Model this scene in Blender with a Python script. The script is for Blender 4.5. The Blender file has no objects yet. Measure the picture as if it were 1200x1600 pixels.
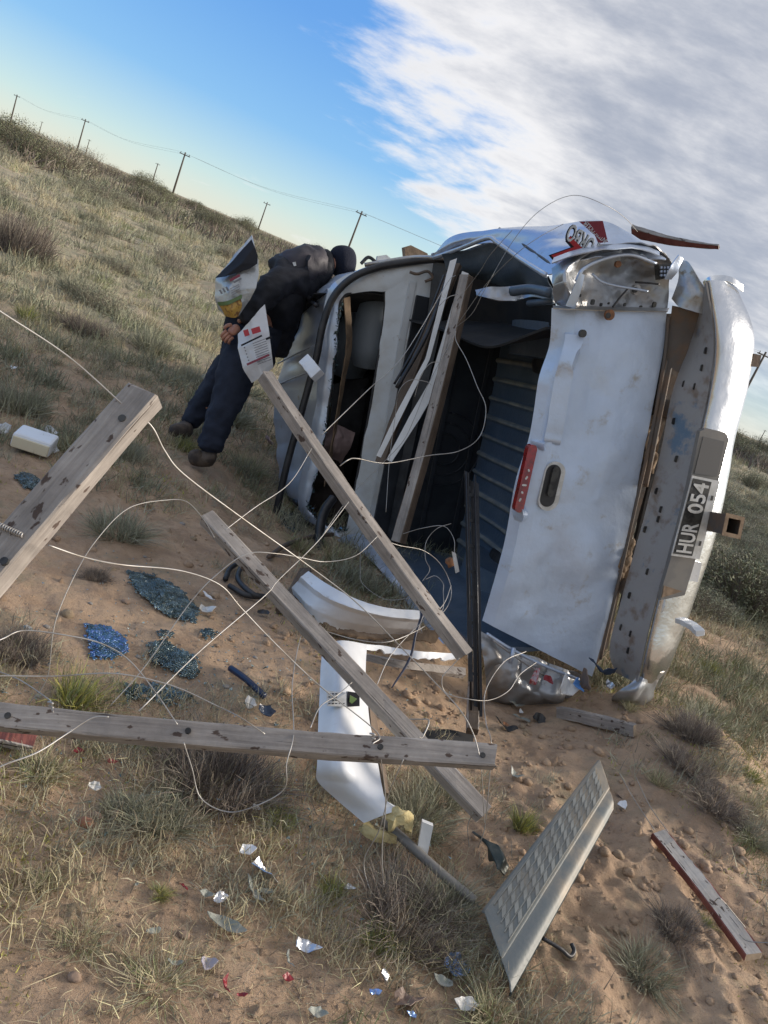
import bpy, math, random
import numpy as np
from mathutils import Vector, Matrix

# ------------------------------------------------------------------ camera, sky, sun, exposure
SC = bpy.context.scene
COL = SC.collection
rad = math.radians
FPX = 1250.0                      # focal length in photo pixels (photo 1200 x 1600)
ROLL, PITCH = rad(23.0), math.atan(331 / FPX)
CAM = np.array([0.0, 0.0, 1.3])
_H = np.array([1.0, 0, 0]); _V = np.array([0, math.sin(PITCH), math.cos(PITCH)]); DV = np.array([0, math.cos(PITCH), -math.sin(PITCH)])
XC = math.cos(ROLL) * _H + math.sin(ROLL) * _V
YC = -math.sin(ROLL) * _H + math.cos(ROLL) * _V
cd = bpy.data.cameras.new('camera'); cam = bpy.data.objects.new('camera', cd); COL.objects.link(cam)
cd.sensor_fit = 'VERTICAL'; cd.sensor_height = 36; cd.lens = FPX / 1600 * 36
cd.clip_start = 0.05; cd.clip_end = 9000
cam.matrix_world = Matrix(((XC[0], YC[0], -DV[0], CAM[0]), (XC[1], YC[1], -DV[1], CAM[1]), (XC[2], YC[2], -DV[2], CAM[2]), (0, 0, 0, 1)))
SC.camera = cam
SUN_EL = rad(20); SUN_AZ = math.atan2(0.96, 0.26)       # measured from +y towards +x
SUND = Vector((math.sin(SUN_AZ) * math.cos(SUN_EL), math.cos(SUN_AZ) * math.cos(SUN_EL), math.sin(SUN_EL)))
SC.view_settings.view_transform = 'Standard'; SC.view_settings.look = 'None'
SC.view_settings.exposure = 1.88; SC.view_settings.gamma = 1; SC.view_settings.use_curve_mapping = False
sl = bpy.data.lights.new('sun', 'SUN'); sl.energy = 1.5; sl.angle = rad(20); sl.color = (1.0, 0.89, 0.77)
so = bpy.data.objects.new('sun', sl); COL.objects.link(so)
so.rotation_euler = SUND.to_track_quat('Z', 'Y').to_euler()

W = bpy.data.worlds.new('World'); SC.world = W; W.use_nodes = True
nt = W.node_tree; N = nt.nodes; L = nt.links
for n in list(N): N.remove(n)
def nd(t, **k):
    n = N.new(t)
    for a, b in k.items(): setattr(n, a, b)
    return n
def math_n(op, a, b=None, c=None, clamp=False):
    n = nd('ShaderNodeMath', operation=op); n.use_clamp = clamp
    for i, v in enumerate((a, b, c)):
        if v is None: continue
        if isinstance(v, (int, float)): n.inputs[i].default_value = v
        else: L.new(v, n.inputs[i])
    return n.outputs[0]
out = nd('ShaderNodeOutputWorld'); bg = nd('ShaderNodeBackground'); L.new(bg.outputs[0], out.inputs[0])
bg.inputs[1].default_value = 0.12
sky = nd('ShaderNodeTexSky', sky_type='NISHITA'); sky.sun_disc = False
sky.sun_elevation = SUN_EL; sky.sun_rotation = SUN_AZ; sky.air_density = 1.0; sky.dust_density = 0.25; sky.ozone_density = 3.0
tc = nd('ShaderNodeTexCoord')
sep = nd('ShaderNodeSeparateXYZ'); L.new(tc.outputs['Generated'], sep.inputs[0])
# cloud sheet seen on a flat layer: p = (x, y) / (z + .12)
zz = math_n('ADD', math_n('MAXIMUM', sep.outputs[2], 0.0), 0.22)
px_ = math_n('DIVIDE', sep.outputs[0], zz); py_ = math_n('DIVIDE', sep.outputs[1], zz)
cmb = nd('ShaderNodeCombineXYZ'); L.new(px_, cmb.inputs[0]); L.new(py_, cmb.inputs[1])
mp = nd('ShaderNodeMapping'); L.new(cmb.outputs[0], mp.inputs[0])
mp.inputs['Rotation'].default_value = (0, 0, 0); mp.inputs['Scale'].default_value = (1.25, 1.75, 1)
n1 = nd('ShaderNodeTexNoise'); L.new(mp.outputs[0], n1.inputs[0]); n1.inputs['Scale'].default_value = 1.3; n1.inputs['Detail'].default_value = 9; n1.inputs['Roughness'].default_value = 0.58; n1.inputs['Distortion'].default_value = 0.55
n2 = nd('ShaderNodeTexNoise'); L.new(mp.outputs[0], n2.inputs[0]); n2.inputs['Scale'].default_value = 3.6; n2.inputs['Detail'].default_value = 8; n2.inputs['Roughness'].default_value = 0.62
# the bank covers everything to the right of one line across the sky layer
side = math_n('ADD', math_n('MULTIPLY', px_, 1.0), math_n('MULTIPLY', py_, -0.2))
side = math_n('ADD', side, 0.99)
cov = math_n('ADD', math_n('MULTIPLY', side, 1.35), math_n('MULTIPLY', math_n('SUBTRACT', n1.outputs[0], 0.5), 1.3))
cov = math_n('ADD', cov, math_n('MULTIPLY', math_n('SUBTRACT', n2.outputs[0], 0.5), 1.1))
cr = nd('ShaderNodeMapRange', interpolation_type='SMOOTHSTEP'); L.new(cov, cr.inputs[0]); cr.inputs[1].default_value = -0.06; cr.inputs[2].default_value = 0.48
# thin bars low over the horizon
cr2 = nd('ShaderNodeMapRange', interpolation_type='SMOOTHSTEP'); L.new(n1.outputs[0], cr2.inputs[0]); cr2.inputs[1].default_value = 0.62; cr2.inputs[2].default_value = 0.72
low = nd('ShaderNodeMapRange', interpolation_type='SMOOTHSTEP'); L.new(sep.outputs[2], low.inputs[0]); low.inputs[1].default_value = 0.09; low.inputs[2].default_value = 0.03
bars = math_n('MULTIPLY', math_n('MULTIPLY', cr2.outputs[0], low.outputs[0]), 0.5)
# the bank thins out near the horizon on the right, where pale sky shows under it
hor = nd('ShaderNodeMapRange', interpolation_type='SMOOTHSTEP'); L.new(sep.outputs[2], hor.inputs[0]); hor.inputs[1].default_value = 0.0; hor.inputs[2].default_value = 0.12; hor.inputs[3].default_value = 0.35; hor.inputs[4].default_value = 1
cloud = math_n('MAXIMUM', math_n('MULTIPLY', cr.outputs[0], hor.outputs[0]), bars)
# colour: bright at thin edges and streaks, lavender grey in the thick part
thick = nd('ShaderNodeMapRange', interpolation_type='SMOOTHSTEP'); thick.inputs[1].default_value = 0.58; thick.inputs[2].default_value = 0.92
tv = math_n('ADD', math_n('MULTIPLY', n1.outputs[0], 0.55), math_n('MULTIPLY', n2.outputs[0], 0.45))
tv = math_n('ADD', tv, math_n('MINIMUM', math_n('MULTIPLY', side, 0.42), 0.34)); L.new(tv, thick.inputs[0])
mc = nd('ShaderNodeMix', data_type='RGBA'); L.new(thick.outputs[0], mc.inputs[0])
mc.inputs[6].default_value = (2.15, 2.12, 2.12, 1); mc.inputs[7].default_value = (0.95, 1.03, 1.22, 1)
grd = nd('ShaderNodeValToRGB'); L.new(math_n('MULTIPLY', sep.outputs[2], 1.6), grd.inputs[0]); els = grd.color_ramp.elements
for k_, (p_, c_) in enumerate(((0.0, (1.42, 1.5, 1.38)), (0.06, (1.0, 1.38, 1.5)), (0.18, (0.36, 0.90, 1.65)), (0.36, (0.20, 0.66, 1.6)), (0.8, (0.12, 0.5, 1.5)))):
    e_ = els[k_] if k_ < 2 else els.new(p_)
    e_.position = p_; e_.color = (*c_, 1)
sk2 = nd('ShaderNodeMix', data_type='RGBA'); sk2.inputs[0].default_value = 0.88; L.new(sky.outputs[0], sk2.inputs[6]); L.new(grd.outputs[0], sk2.inputs[7])
mx = nd('ShaderNodeMix', data_type='RGBA'); L.new(math_n('MULTIPLY', cloud, 0.96), mx.inputs[0]); L.new(sk2.outputs[2], mx.inputs[6]); L.new(mc.outputs[2], mx.inputs[7])
L.new(mx.outputs[2], bg.inputs[0])

# ------------------------------------------------------------------ numeric helpers
rng = np.random.default_rng(7); random.seed(7)
def ray(px, py): return XC * ((px - 600) / FPX) + YC * ((800 - py) / FPX) + DV
def dp(px, py, d): return CAM + ray(px, py) * d
# pose of the overturned truck: forward, right-hand side (points up), roof direction (points left)
FH = np.array([-0.317002, 0.94052762, -0.12213735]); RH = np.array([-0.20543226, 0.05762985, 0.97697307]); UH = np.array([-0.92590891, -0.33479338, -0.17494594])
OT = np.array([1.02179611, 3.20653877, 1.3 - 1.09808383])
def T(f, r, u): return OT + FH * f + RH * r + UH * u
def _pl(px, py, v, axis):
    r = ray(px, py); t = (v + (OT - CAM) @ axis) / (r @ axis); return CAM + r * t
def q(px, py, f): return _pl(px, py, f, FH)
def qu(px, py, u): return _pl(px, py, u, UH)

def _hash(ix, iy, s):
    h = (ix.astype(np.int64) * 374761393 + iy.astype(np.int64) * 668265263 + s * 974634777) & 0x7fffffff
    h = ((h ^ (h >> 13)) * 1274126177) & 0x7fffffff
    return ((h ^ (h >> 16)) & 0xffff) / 65535.0
def vnoise(x, y, s=0):
    ix = np.floor(x); iy = np.floor(y); fx = x - ix; fy = y - iy
    fx = fx * fx * (3 - 2 * fx); fy = fy * fy * (3 - 2 * fy)
    a = _hash(ix, iy, s); b = _hash(ix + 1, iy, s); c = _hash(ix, iy + 1, s); d = _hash(ix + 1, iy + 1, s)
    return (a + (b - a) * fx) * (1 - fy) + (c + (d - c) * fx) * fy
def fbm(x, y, o=4, s=0):
    r = 0; a = 0.5
    for i in range(o): r = r + a * (vnoise(x, y, s + i) - 0.5) * 2; x = x * 2.03 + 1.7; y = y * 2.03 - 3.1; a *= 0.5
    return r
def gz(x, y):
    x = np.asarray(x, float); y = np.asarray(y, float); r = np.hypot(x, y)
    z = -0.13 * np.exp(-((x - 0.72) ** 2 / 0.13 + (y - 3.2) ** 2 / 0.35)) + 0.13 * np.exp(-((x - 1.5) ** 2 / 0.16 + (y - 3.05) ** 2 / 0.5))
    z = z - 0.20 * np.exp(-((x + 0.3) ** 2 / 0.4 + (y - 5.5) ** 2 / 1.2))
    z = z + 0.10 * np.exp(-((x - 1.5) ** 2 / 0.5 + (y - 2.1) ** 2 / 0.9))
    z = z - 0.05 * np.exp(-((x + 0.1) ** 2 / 0.6 + (y - 4.4) ** 2 / 0.8))
    # dug-up lumpy sand in front and to the right of the wreck
    m = np.exp(-((x - 0.95) ** 2 / 0.35 + (y - 1.9) ** 2 / 1.2))
    rid = 1 - np.abs(fbm(x * 3.1, y * 3.1, 4, 40))
    z = z + m * 0.11 * (rid - 0.6) + (0.35 + 0.65 * m) * 0.010 * (1 - 2 * np.abs(fbm(x * 9, y * 9, 3, 41))) * (r < 7) + m * 0.010 * fbm(x * 22, y * 22, 3, 43) + 0.003 * fbm(x * 20, y * 20, 2, 44) * (r < 7)
    z = z + 0.028 * fbm(x * 1.9, y * 1.9, 4, 5) * np.clip(r, 0, 4) / 2 + 0.010 * fbm(x * 11, y * 11, 3, 9) + 0.005 * fbm(x * 34, y * 34, 2, 19) * (r < 9)
    z = z + 0.05 * fbm(x * 0.45, y * 0.45, 3, 11) * np.clip((r - 4) / 8, 0, 1)
    z = z + 0.32 * fbm(x * 0.06, y * 0.06, 3, 3) * np.clip((r - 12) / 30, 0, 1)
    z = z + 0.7 * np.clip((r - 6) / 50, 0, 1) * np.where(x < 0, 1, 0.8)
    return z
def g(px, py, lift=0.0):
    r = ray(px, py); t = 0.6; pt = t
    for i in range(4000):
        p = CAM + r * t
        if p[2] < gz(p[0], p[1]) + lift: break
        pt = t; t *= 1.012 if t > 3 else 1.008
        if t > 4000: return p
    for i in range(18):
        m = (pt + t) / 2; p = CAM + r * m
        if p[2] < gz(p[0], p[1]) + lift: t = m
        else: pt = m
    return CAM + r * t
def cr_spline(P, n):
    P = np.asarray(P, float); m = len(P)
    if m == 2: t = np.linspace(0, 1, n)[:, None]; return P[0] * (1 - t) + P[1] * t
    Q = np.vstack([2 * P[0] - P[1], P, 2 * P[-1] - P[-2]]); u = np.linspace(0, m - 1, n); i = np.minimum(u.astype(int), m - 2); t = (u - i)[:, None]
    p0, p1, p2, p3 = Q[i], Q[i + 1], Q[i + 2], Q[i + 3]
    return 0.5 * (2 * p1 + (p2 - p0) * t + (2 * p0 - 5 * p1 + 4 * p2 - p3) * t ** 2 + (3 * p1 - p0 - 3 * p2 + p3) * t ** 3)
def lin_spline(P, n):
    P = np.asarray(P, float); u = np.linspace(0, len(P) - 1, n); i = np.minimum(u.astype(int), len(P) - 2); t = (u - i)[:, None]
    return P[i] * (1 - t) + P[i + 1] * t

# ------------------------------------------------------------------ materials
MATS = {}
def mat(name, col, rough=0.7, metal=0.0, col2=None, scale=8, thr=(0.4, 0.6), bump=0.0, bscale=30, spec=0.5, coat=0.0, island=0.0, col3=None, s3=3, thr3=(0.55, 0.65), stretch=None, emit=None, trans=0.0, alpha=1.0, dist=0.0, aniso_bump=None):
    if name in MATS: return MATS[name]
    m = bpy.data.materials.new(name); m.use_nodes = True; t = m.node_tree; n = t.nodes; l = t.links
    b = n['Principled BSDF']; b.inputs['Roughness'].default_value = rough; b.inputs['Metallic'].default_value = metal
    b.inputs['Specular IOR Level'].default_value = spec; b.inputs['Coat Weight'].default_value = coat; b.inputs['Coat Roughness'].default_value = 0.08
    b.inputs['Base Color'].default_value = (*col, 1); b.inputs['Transmission Weight'].default_value = trans; b.inputs['Alpha'].default_value = alpha
    tcn = n.new('ShaderNodeTexCoord'); src = tcn.outputs['Object']
    if stretch:
        mpn = n.new('ShaderNodeMapping'); l.new(src, mpn.inputs[0]); mpn.inputs['Scale'].default_value = stretch; src = mpn.outputs[0]
    last = None
    def noise(sc, det=6, r=0.6, s=None):
        k = n.new('ShaderNodeTexNoise'); l.new(s or src, k.inputs[0]); k.inputs['Scale'].default_value = sc; k.inputs['Detail'].default_value = det; k.inputs['Roughness'].default_value = r; k.inputs['Distortion'].default_value = dist; return k.outputs[0]
    def ramp(o, a, c):
        k = n.new('ShaderNodeMapRange'); k.interpolation_type = 'SMOOTHSTEP'; l.new(o, k.inputs[0]); k.inputs[1].default_value = a; k.inputs[2].default_value = c; return k.outputs[0]
    def mix(f, a, c):
        k = n.new('ShaderNodeMix'); k.data_type = 'RGBA'; l.new(f, k.inputs[0])
        for i, v in ((6, a), (7, c)):
            if isinstance(v, tuple): k.inputs[i].default_value = (*v, 1)
            else: l.new(v, k.inputs[i])
        return k.outputs[2]
    last = col
    if col2: last = mix(ramp(noise(scale), *thr), last, col2)
    if col3: last = mix(ramp(noise(s3, 8, 0.65, tcn.outputs['Object']), *thr3), last, col3)
    if island:
        gi = n.new('ShaderNodeNewGeometry'); hs = n.new('ShaderNodeHueSaturation')
        mr = n.new('ShaderNodeMapRange'); l.new(gi.outputs['Random Per Island'], mr.inputs[0]); mr.inputs[3].default_value = 1 - island; mr.inputs[4].default_value = 1 + island
        l.new(mr.outputs[0], hs.inputs['Value'])
        mr2 = n.new('ShaderNodeMapRange'); l.new(gi.outputs['Random Per Island'], mr2.inputs[0]); mr2.inputs[3].default_value = 0.47; mr2.inputs[4].default_value = 0.53
        l.new(mr2.outputs[0], hs.inputs['Hue'])
        if isinstance(last, tuple): hs.inputs['Color'].default_value = (*last, 1)
        else: l.new(last, hs.inputs['Color'])
        last = hs.outputs[0]
    if not isinstance(last, tuple): l.new(last, b.inputs['Base Color'])
    if bump:
        bn = n.new('ShaderNodeBump'); bn.inputs['Strength'].default_value = 1; bn.inputs['Distance'].default_value = bump
        l.new(noise(bscale, 5, 0.6), bn.inputs['Height']); l.new(bn.outputs[0], b.inputs['Normal'])
    MATS[name] = m; return m
M_sand = None
M_silver = mat('silver_paint', (0.52, 0.60, 0.72), 0.32, 0.5, (0.43, 0.49, 0.59), 5, (0.35, 0.7), 0.004, 7, col3=(0.30, 0.25, 0.19), s3=9, thr3=(0.60, 0.78))
M_tail = mat('tailgate_paint', (0.55, 0.65, 0.80), 0.40, 0.3, (0.48, 0.57, 0.70), 4, (0.35, 0.7), 0.008, 5, col3=(0.36, 0.34, 0.30), s3=11, thr3=(0.56, 0.78))
M_crump = mat('crumpled_silver', (0.40, 0.425, 0.45), 0.34, 0.6, (0.30, 0.27, 0.235), 7, (0.42, 0.7), 0.004, 12, col3=(0.20, 0.16, 0.12), s3=15, thr3=(0.60, 0.72))
M_chrome = mat('chrome', (0.66, 0.68, 0.70), 0.24, 1.0, (0.50, 0.49, 0.47), 9, (0.5, 0.8), 0.006, 5)
M_steel = mat('bumper_steel', (0.37, 0.365, 0.36), 0.45, 0.5, (0.24, 0.19, 0.15), 11, (0.5, 0.7), 0.003, 30, col3=(0.16, 0.24, 0.33), s3=6, thr3=(0.56, 0.66))
M_white = mat('white_paint', (0.70, 0.71, 0.70), 0.45, 0.0, (0.60, 0.60, 0.58), 6, (0.4, 0.7), 0.003, 12, col3=(0.40, 0.36, 0.30), s3=16, thr3=(0.62, 0.78))
M_inwhite = mat('cab_white_paint', (0.56, 0.595, 0.61), 0.4, 0.0, (0.48, 0.48, 0.45), 6, (0.4, 0.7), 0.004, 9, col3=(0.30, 0.26, 0.21), s3=13, thr3=(0.60, 0.75))
M_black = mat('black_rubber', (0.014, 0.014, 0.016), 0.45, 0, (0.03, 0.03, 0.032), 12, bump=0.002)
M_dark = mat('dark_parts_and_cavity_shade', (0.006, 0.007, 0.009), 0.8, 0, (0.016, 0.015, 0.014), 6)  # near black for dark parts, with the shade of cavities put into the colour
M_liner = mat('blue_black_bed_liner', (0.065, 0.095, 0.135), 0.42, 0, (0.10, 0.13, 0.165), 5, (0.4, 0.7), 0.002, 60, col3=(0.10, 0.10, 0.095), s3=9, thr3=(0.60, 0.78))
M_rib = mat('dusty_liner_rib', (0.15, 0.165, 0.17), 0.55, 0, (0.28, 0.27, 0.23), 9, (0.35, 0.7), 0.002, 60)
M_rust = mat('rusty_steel', (0.115, 0.10, 0.088), 0.75, 0.2, (0.15, 0.105, 0.075), 14, bump=0.003)
M_ruststrong = mat('orange_rust', (0.28, 0.13, 0.06), 0.8, 0.1, (0.18, 0.09, 0.05), 60)
M_seat = mat('seat_grey_vinyl', (0.17, 0.20, 0.23), 0.55, 0, bump=0.002)
M_red = mat('red_lens', (0.30, 0.008, 0.010), 0.18, 0, (0.16, 0.006, 0.008), 40, coat=0.6)
M_redp = mat('red_wood_paint', (0.20, 0.065, 0.05), 0.7, 0, (0.14, 0.04, 0.03), 18, bump=0.002)
M_grey = mat('grey_plastic', (0.16, 0.155, 0.145), 0.5, 0, (0.20, 0.19, 0.17), 12)
M_ply = mat('white_plate_paint', (0.62, 0.62, 0.60), 0.45, 0, (0.5, 0.5, 0.47), 30)
M_plb = mat('plate_black_and_hole_shade', (0.012, 0.012, 0.013), 0.5, 0, (0.05, 0.05, 0.045), 30)  # plain black parts, and the shade of holes put in as colour
M_wire = mat('galvanised_wire', (0.42, 0.41, 0.39), 0.45, 0.45, (0.30, 0.27, 0.23), 20, (0.4, 0.7))
M_wirethin = mat('dull_wire', (0.30, 0.29, 0.27), 0.5, 0.5)
M_foam = mat('cream_foam', (0.56, 0.47, 0.24), 0.9, 0, (0.42, 0.33, 0.15), 30, bump=0.006, bscale=60)
M_panel = mat('white_moulded_panel', (0.74, 0.77, 0.80), 0.4, 0, (0.66, 0.68, 0.70), 4, bump=0.002, bscale=10, col3=(0.36, 0.31, 0.25), s3=26, thr3=(0.66, 0.78))
M_blackmetal = mat('black_painted_metal', (0.008, 0.009, 0.012), 0.28, 0.2, (0.03, 0.03, 0.032), 40, (0.5, 0.8), bump=0.002, bscale=40, col3=(0.15, 0.11, 0.08), s3=30, thr3=(0.66, 0.75))
M_glass = mat('crazed_blue_glass', (0.05, 0.085, 0.09), 0.13, 0.25, (0.15, 0.22, 0.23), 22, (0.45, 0.7), island=0.65, spec=0.9)
M_glassb = mat('crazed_glass_sky_reflection', (0.08, 0.19, 0.36), 0.12, 0.35, (0.05, 0.10, 0.13), 14, (0.5, 0.65), island=0.6, spec=0.9)  # blue of the reflected sky is put into the base colour
M_tray = mat('dusty_grey_tray', (0.19, 0.20, 0.185), 0.6, 0, (0.36, 0.30, 0.22), 5, (0.42, 0.66), 0.002, 50)
M_jacket = mat('charcoal_jacket_cloth', (0.035, 0.030, 0.040), 0.62, 0, (0.034, 0.032, 0.040), 8, bump=0.006, bscale=16)
M_jblack = mat('black_sleeve_cloth', (0.008, 0.009, 0.013), 0.75, 0, (0.014, 0.015, 0.022), 8, bump=0.005, bscale=18)
M_trous = mat('navy_trouser_cloth', (0.008, 0.013, 0.028), 0.85, 0, (0.014, 0.020, 0.038), 6, bump=0.007, bscale=14)
M_beanie = mat('navy_knit', (0.006, 0.009, 0.022), 0.95, 0, bump=0.004, bscale=120)
M_boot = mat('worn_brown_boot', (0.045, 0.035, 0.03), 0.85, 0, (0.10, 0.075, 0.055), 16, bump=0.004)
M_skin = mat('skin', (0.48, 0.24, 0.16), 0.55, 0, (0.40, 0.18, 0.12), 30)
M_bag = mat('silver_bag_film', (0.50, 0.52, 0.52), 0.25, 0.35, (0.40, 0.42, 0.42), 7, bump=0.008, bscale=14)
M_bagw = mat('white_bag_film', (0.62, 0.62, 0.62), 0.32, 0, bump=0.006, bscale=14)
M_ink = mat('black_print', (0.015, 0.015, 0.018), 0.6, spec=.2)
M_inkg = mat('grey_print', (0.16, 0.16, 0.17), 0.4)
M_inkr = mat('maroon_print', (0.20, 0.02, 0.04), 0.35)
M_inkred = mat('red_decal_print', (0.42, 0.02, 0.03), 0.35)
M_inkgreen = mat('green_print', (0.10, 0.16, 0.05), 0.4)
M_inky = mat('yellow_food_print', (0.55, 0.33, 0.07), 0.4, 0, (0.22, 0.10, 0.03), 40, (0.45, 0.6))
M_pink = mat('dusty_pink_cloth', (0.30, 0.22, 0.21), 0.9, 0, bump=0.01, bscale=14)
M_stone = mat('tan_stone', (0.30, 0.21, 0.15), 0.85, 0, (0.22, 0.16, 0.12), 20, bump=0.003, bscale=60)
M_mirror = mat('reflector_silver', (0.66, 0.68, 0.72), 0.3, 1.0, bump=0.003, bscale=24)
M_bluem = mat('blue_silver_reflector', (0.30, 0.45, 0.78), 0.3, 1.0, bump=0.003, bscale=24)
M_scrapg = mat('green_grey_scrap', (0.23, 0.25, 0.22), 0.5, 0, (0.30, 0.30, 0.26), 20, bump=0.003)
M_scrapr = mat('red_scrap', (0.22, 0.018, 0.025), 0.45, 0)
M_trim = mat('tan_board', (0.28, 0.20, 0.13), 0.85, 0, (0.20, 0.14, 0.09), 22, bump=0.003)
M_pole = mat('pole_wood', (0.10, 0.085, 0.07), 0.9)

def wood(name, base, c2, sun=None, spots=1.0):
    """weathered timber; grain runs along the object's x axis, dark stains and holes of their own shape"""
    if name in MATS: return MATS[name]
    m = bpy.data.materials.new(name); m.use_nodes = True; t = m.node_tree; n = t.nodes; l = t.links; b = n['Principled BSDF']
    b.inputs['Roughness'].default_value = 0.85
    tcn = n.new('ShaderNodeTexCoord'); mpn = n.new('ShaderNodeMapping'); l.new(tcn.outputs['Object'], mpn.inputs[0]); mpn.inputs['Scale'].default_value = (2.2, 60, 60)
    k = n.new('ShaderNodeTexNoise'); l.new(mpn.outputs[0], k.inputs[0]); k.inputs['Scale'].default_value = 1.6; k.inputs['Detail'].default_value = 8; k.inputs['Roughness'].default_value = 0.65; k.inputs['Distortion'].default_value = 0.6
    r = n.new('ShaderNodeMapRange'); l.new(k.outputs[0], r.inputs[0]); r.inputs[1].default_value = 0.3; r.inputs[2].default_value = 0.72
    mixn = n.new('ShaderNodeMix'); mixn.data_type = 'RGBA'; l.new(r.outputs[0], mixn.inputs[0]); mixn.inputs[6].default_value = (*base, 1); mixn.inputs[7].default_value = (*c2, 1)
    mp2 = n.new('ShaderNodeMapping'); l.new(tcn.outputs['Object'], mp2.inputs[0]); mp2.inputs['Scale'].default_value = (0.55, 1, 1)
    k2 = n.new('ShaderNodeTexNoise'); l.new(mp2.outputs[0], k2.inputs[0]); k2.inputs['Scale'].default_value = 55; k2.inputs['Detail'].default_value = 3; k2.inputs['Roughness'].default_value = 0.5
    k3 = n.new('ShaderNodeTexNoise'); l.new(tcn.outputs['Object'], k3.inputs[0]); k3.inputs['Scale'].default_value = 6; k3.inputs['Detail'].default_value = 2
    ad = n.new('ShaderNodeMath'); ad.operation = 'MULTIPLY_ADD'; l.new(k3.outputs[0], ad.inputs[0]); ad.inputs[1].default_value = 0.35; l.new(k2.outputs[0], ad.inputs[2])
    r2 = n.new('ShaderNodeMapRange'); r2.interpolation_type = 'SMOOTHSTEP'; l.new(ad.outputs[0], r2.inputs[0]); r2.inputs[1].default_value = 0.805 / spots ** 0.2; r2.inputs[2].default_value = 0.86 / spots ** 0.2
    mix2 = n.new('ShaderNodeMix'); mix2.data_type = 'RGBA'; l.new(r2.outputs[0], mix2.inputs[0]); l.new(mixn.outputs[2], mix2.inputs[6]); mix2.inputs[7].default_value = (0.085, 0.058, 0.045, 1)
    l.new(mix2.outputs[2], b.inputs['Base Color'])
    mp4 = n.new('ShaderNodeMapping'); l.new(tcn.outputs['Object'], mp4.inputs[0]); mp4.inputs['Scale'].default_value = (1.6, 95, 95)
    k4 = n.new('ShaderNodeTexNoise'); l.new(mp4.outputs[0], k4.inputs[0]); k4.inputs['Scale'].default_value = 1.3; k4.inputs['Detail'].default_value = 3; k4.inputs['Distortion'].default_value = 0.3
    r4 = n.new('ShaderNodeMapRange'); r4.interpolation_type = 'SMOOTHSTEP'; l.new(k4.outputs[0], r4.inputs[0]); r4.inputs[1].default_value = 0.66; r4.inputs[2].default_value = 0.70
    mix4 = n.new('ShaderNodeMix'); mix4.data_type = 'RGBA'; l.new(r4.outputs[0], mix4.inputs[0]); l.new(mix2.outputs[2], mix4.inputs[6]); mix4.inputs[7].default_value = (0.06, 0.048, 0.04, 1)
    k5 = n.new('ShaderNodeTexNoise'); l.new(tcn.outputs['Object'], k5.inputs[0]); k5.inputs['Scale'].default_value = 9; k5.inputs['Detail'].default_value = 8; k5.inputs['Roughness'].default_value = .7
    r5 = n.new('ShaderNodeMapRange'); l.new(k5.outputs[0], r5.inputs[0]); r5.inputs[1].default_value = 0.35; r5.inputs[2].default_value = 0.7; r5.inputs[3].default_value = .72; r5.inputs[4].default_value = 1.2
    hs5 = n.new('ShaderNodeHueSaturation'); l.new(r5.outputs[0], hs5.inputs['Value']); l.new(mix4.outputs[2], hs5.inputs['Color']); l.new(hs5.outputs[0], b.inputs['Base Color'])
    bn = n.new('ShaderNodeBump'); bn.inputs['Distance'].default_value = 0.0025; bn.inputs['Strength'].default_value = 0.9; l.new(k.outputs[0], bn.inputs['Height']); l.new(bn.outputs[0], b.inputs['Normal'])
    MATS[name] = m; return m
M_wgrey = wood('grey_weathered_wood', (0.22, 0.195, 0.175), (0.40, 0.365, 0.325))
M_wtan = M_wgrey
M_wcut = wood('cut_end_wood', (0.36, 0.27, 0.18), (0.46, 0.36, 0.25), spots=0.4)
M_wbrown = wood('brown_wood', (0.09, 0.065, 0.045), (0.17, 0.125, 0.09), spots=0.5)

# ------------------------------------------------------------------ object helpers
def tag(o, label=None, cat=None, group=None, kind=None):
    if label: o['label'] = label
    if cat: o['category'] = cat
    if group: o['group'] = group
    if kind: o['kind'] = kind
    return o
def empty(name, loc, label, cat, group=None):
    o = bpy.data.objects.new(name, None); COL.objects.link(o); o.location = Vector(loc); o.empty_display_size = 0.1
    return tag(o, label, cat, group)
def mesh_obj(name, V, F, m, parent=None, smooth=False, origin=None, mats=None, fm=None):
    V = np.asarray(V, float)
    if parent is not None: org = np.array(parent['org']) if 'org' in parent else np.array(parent.location)
    elif origin is not None: org = np.asarray(origin, float)
    else: org = np.array([V[:, 0].mean(), V[:, 1].mean(), V[:, 2].min()])
    me = bpy.data.meshes.new(name)
    if isinstance(F, np.ndarray) and F.ndim == 2:
        k = F.shape[1]; me.vertices.add(len(V)); me.vertices.foreach_set('co', (V - org).astype(np.float32).ravel())
        me.loops.add(F.size); me.loops.foreach_set('vertex_index', F.astype(np.int32).ravel())
        me.polygons.add(len(F)); me.polygons.foreach_set('loop_start', np.arange(0, F.size, k, dtype=np.int32)); me.polygons.foreach_set('loop_total', np.full(len(F), k, np.int32))
        me.update(calc_edges=True); me.validate()
    else:
        me.from_pydata([tuple(v) for v in (V - org)], [], [tuple(f) for f in F]); me.update()
    for mm in (mats or [m]): me.materials.append(mm)
    if fm is not None: me.polygons.foreach_set('material_index', np.asarray(fm, np.int32))
    if smooth: me.polygons.foreach_set('use_smooth', np.ones(len(me.polygons), bool))
    o = bpy.data.objects.new(name, me); COL.objects.link(o)
    if parent is not None: o.parent = parent; o['_c'] = 1; del o['_c']; ORG[o.name] = org; 
    else: o.location = Vector(org)
    if parent is not None and parent.type == 'MESH': pass
    return o
ORG = {}
def child_origin_fix(parent):
    return parent
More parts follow.
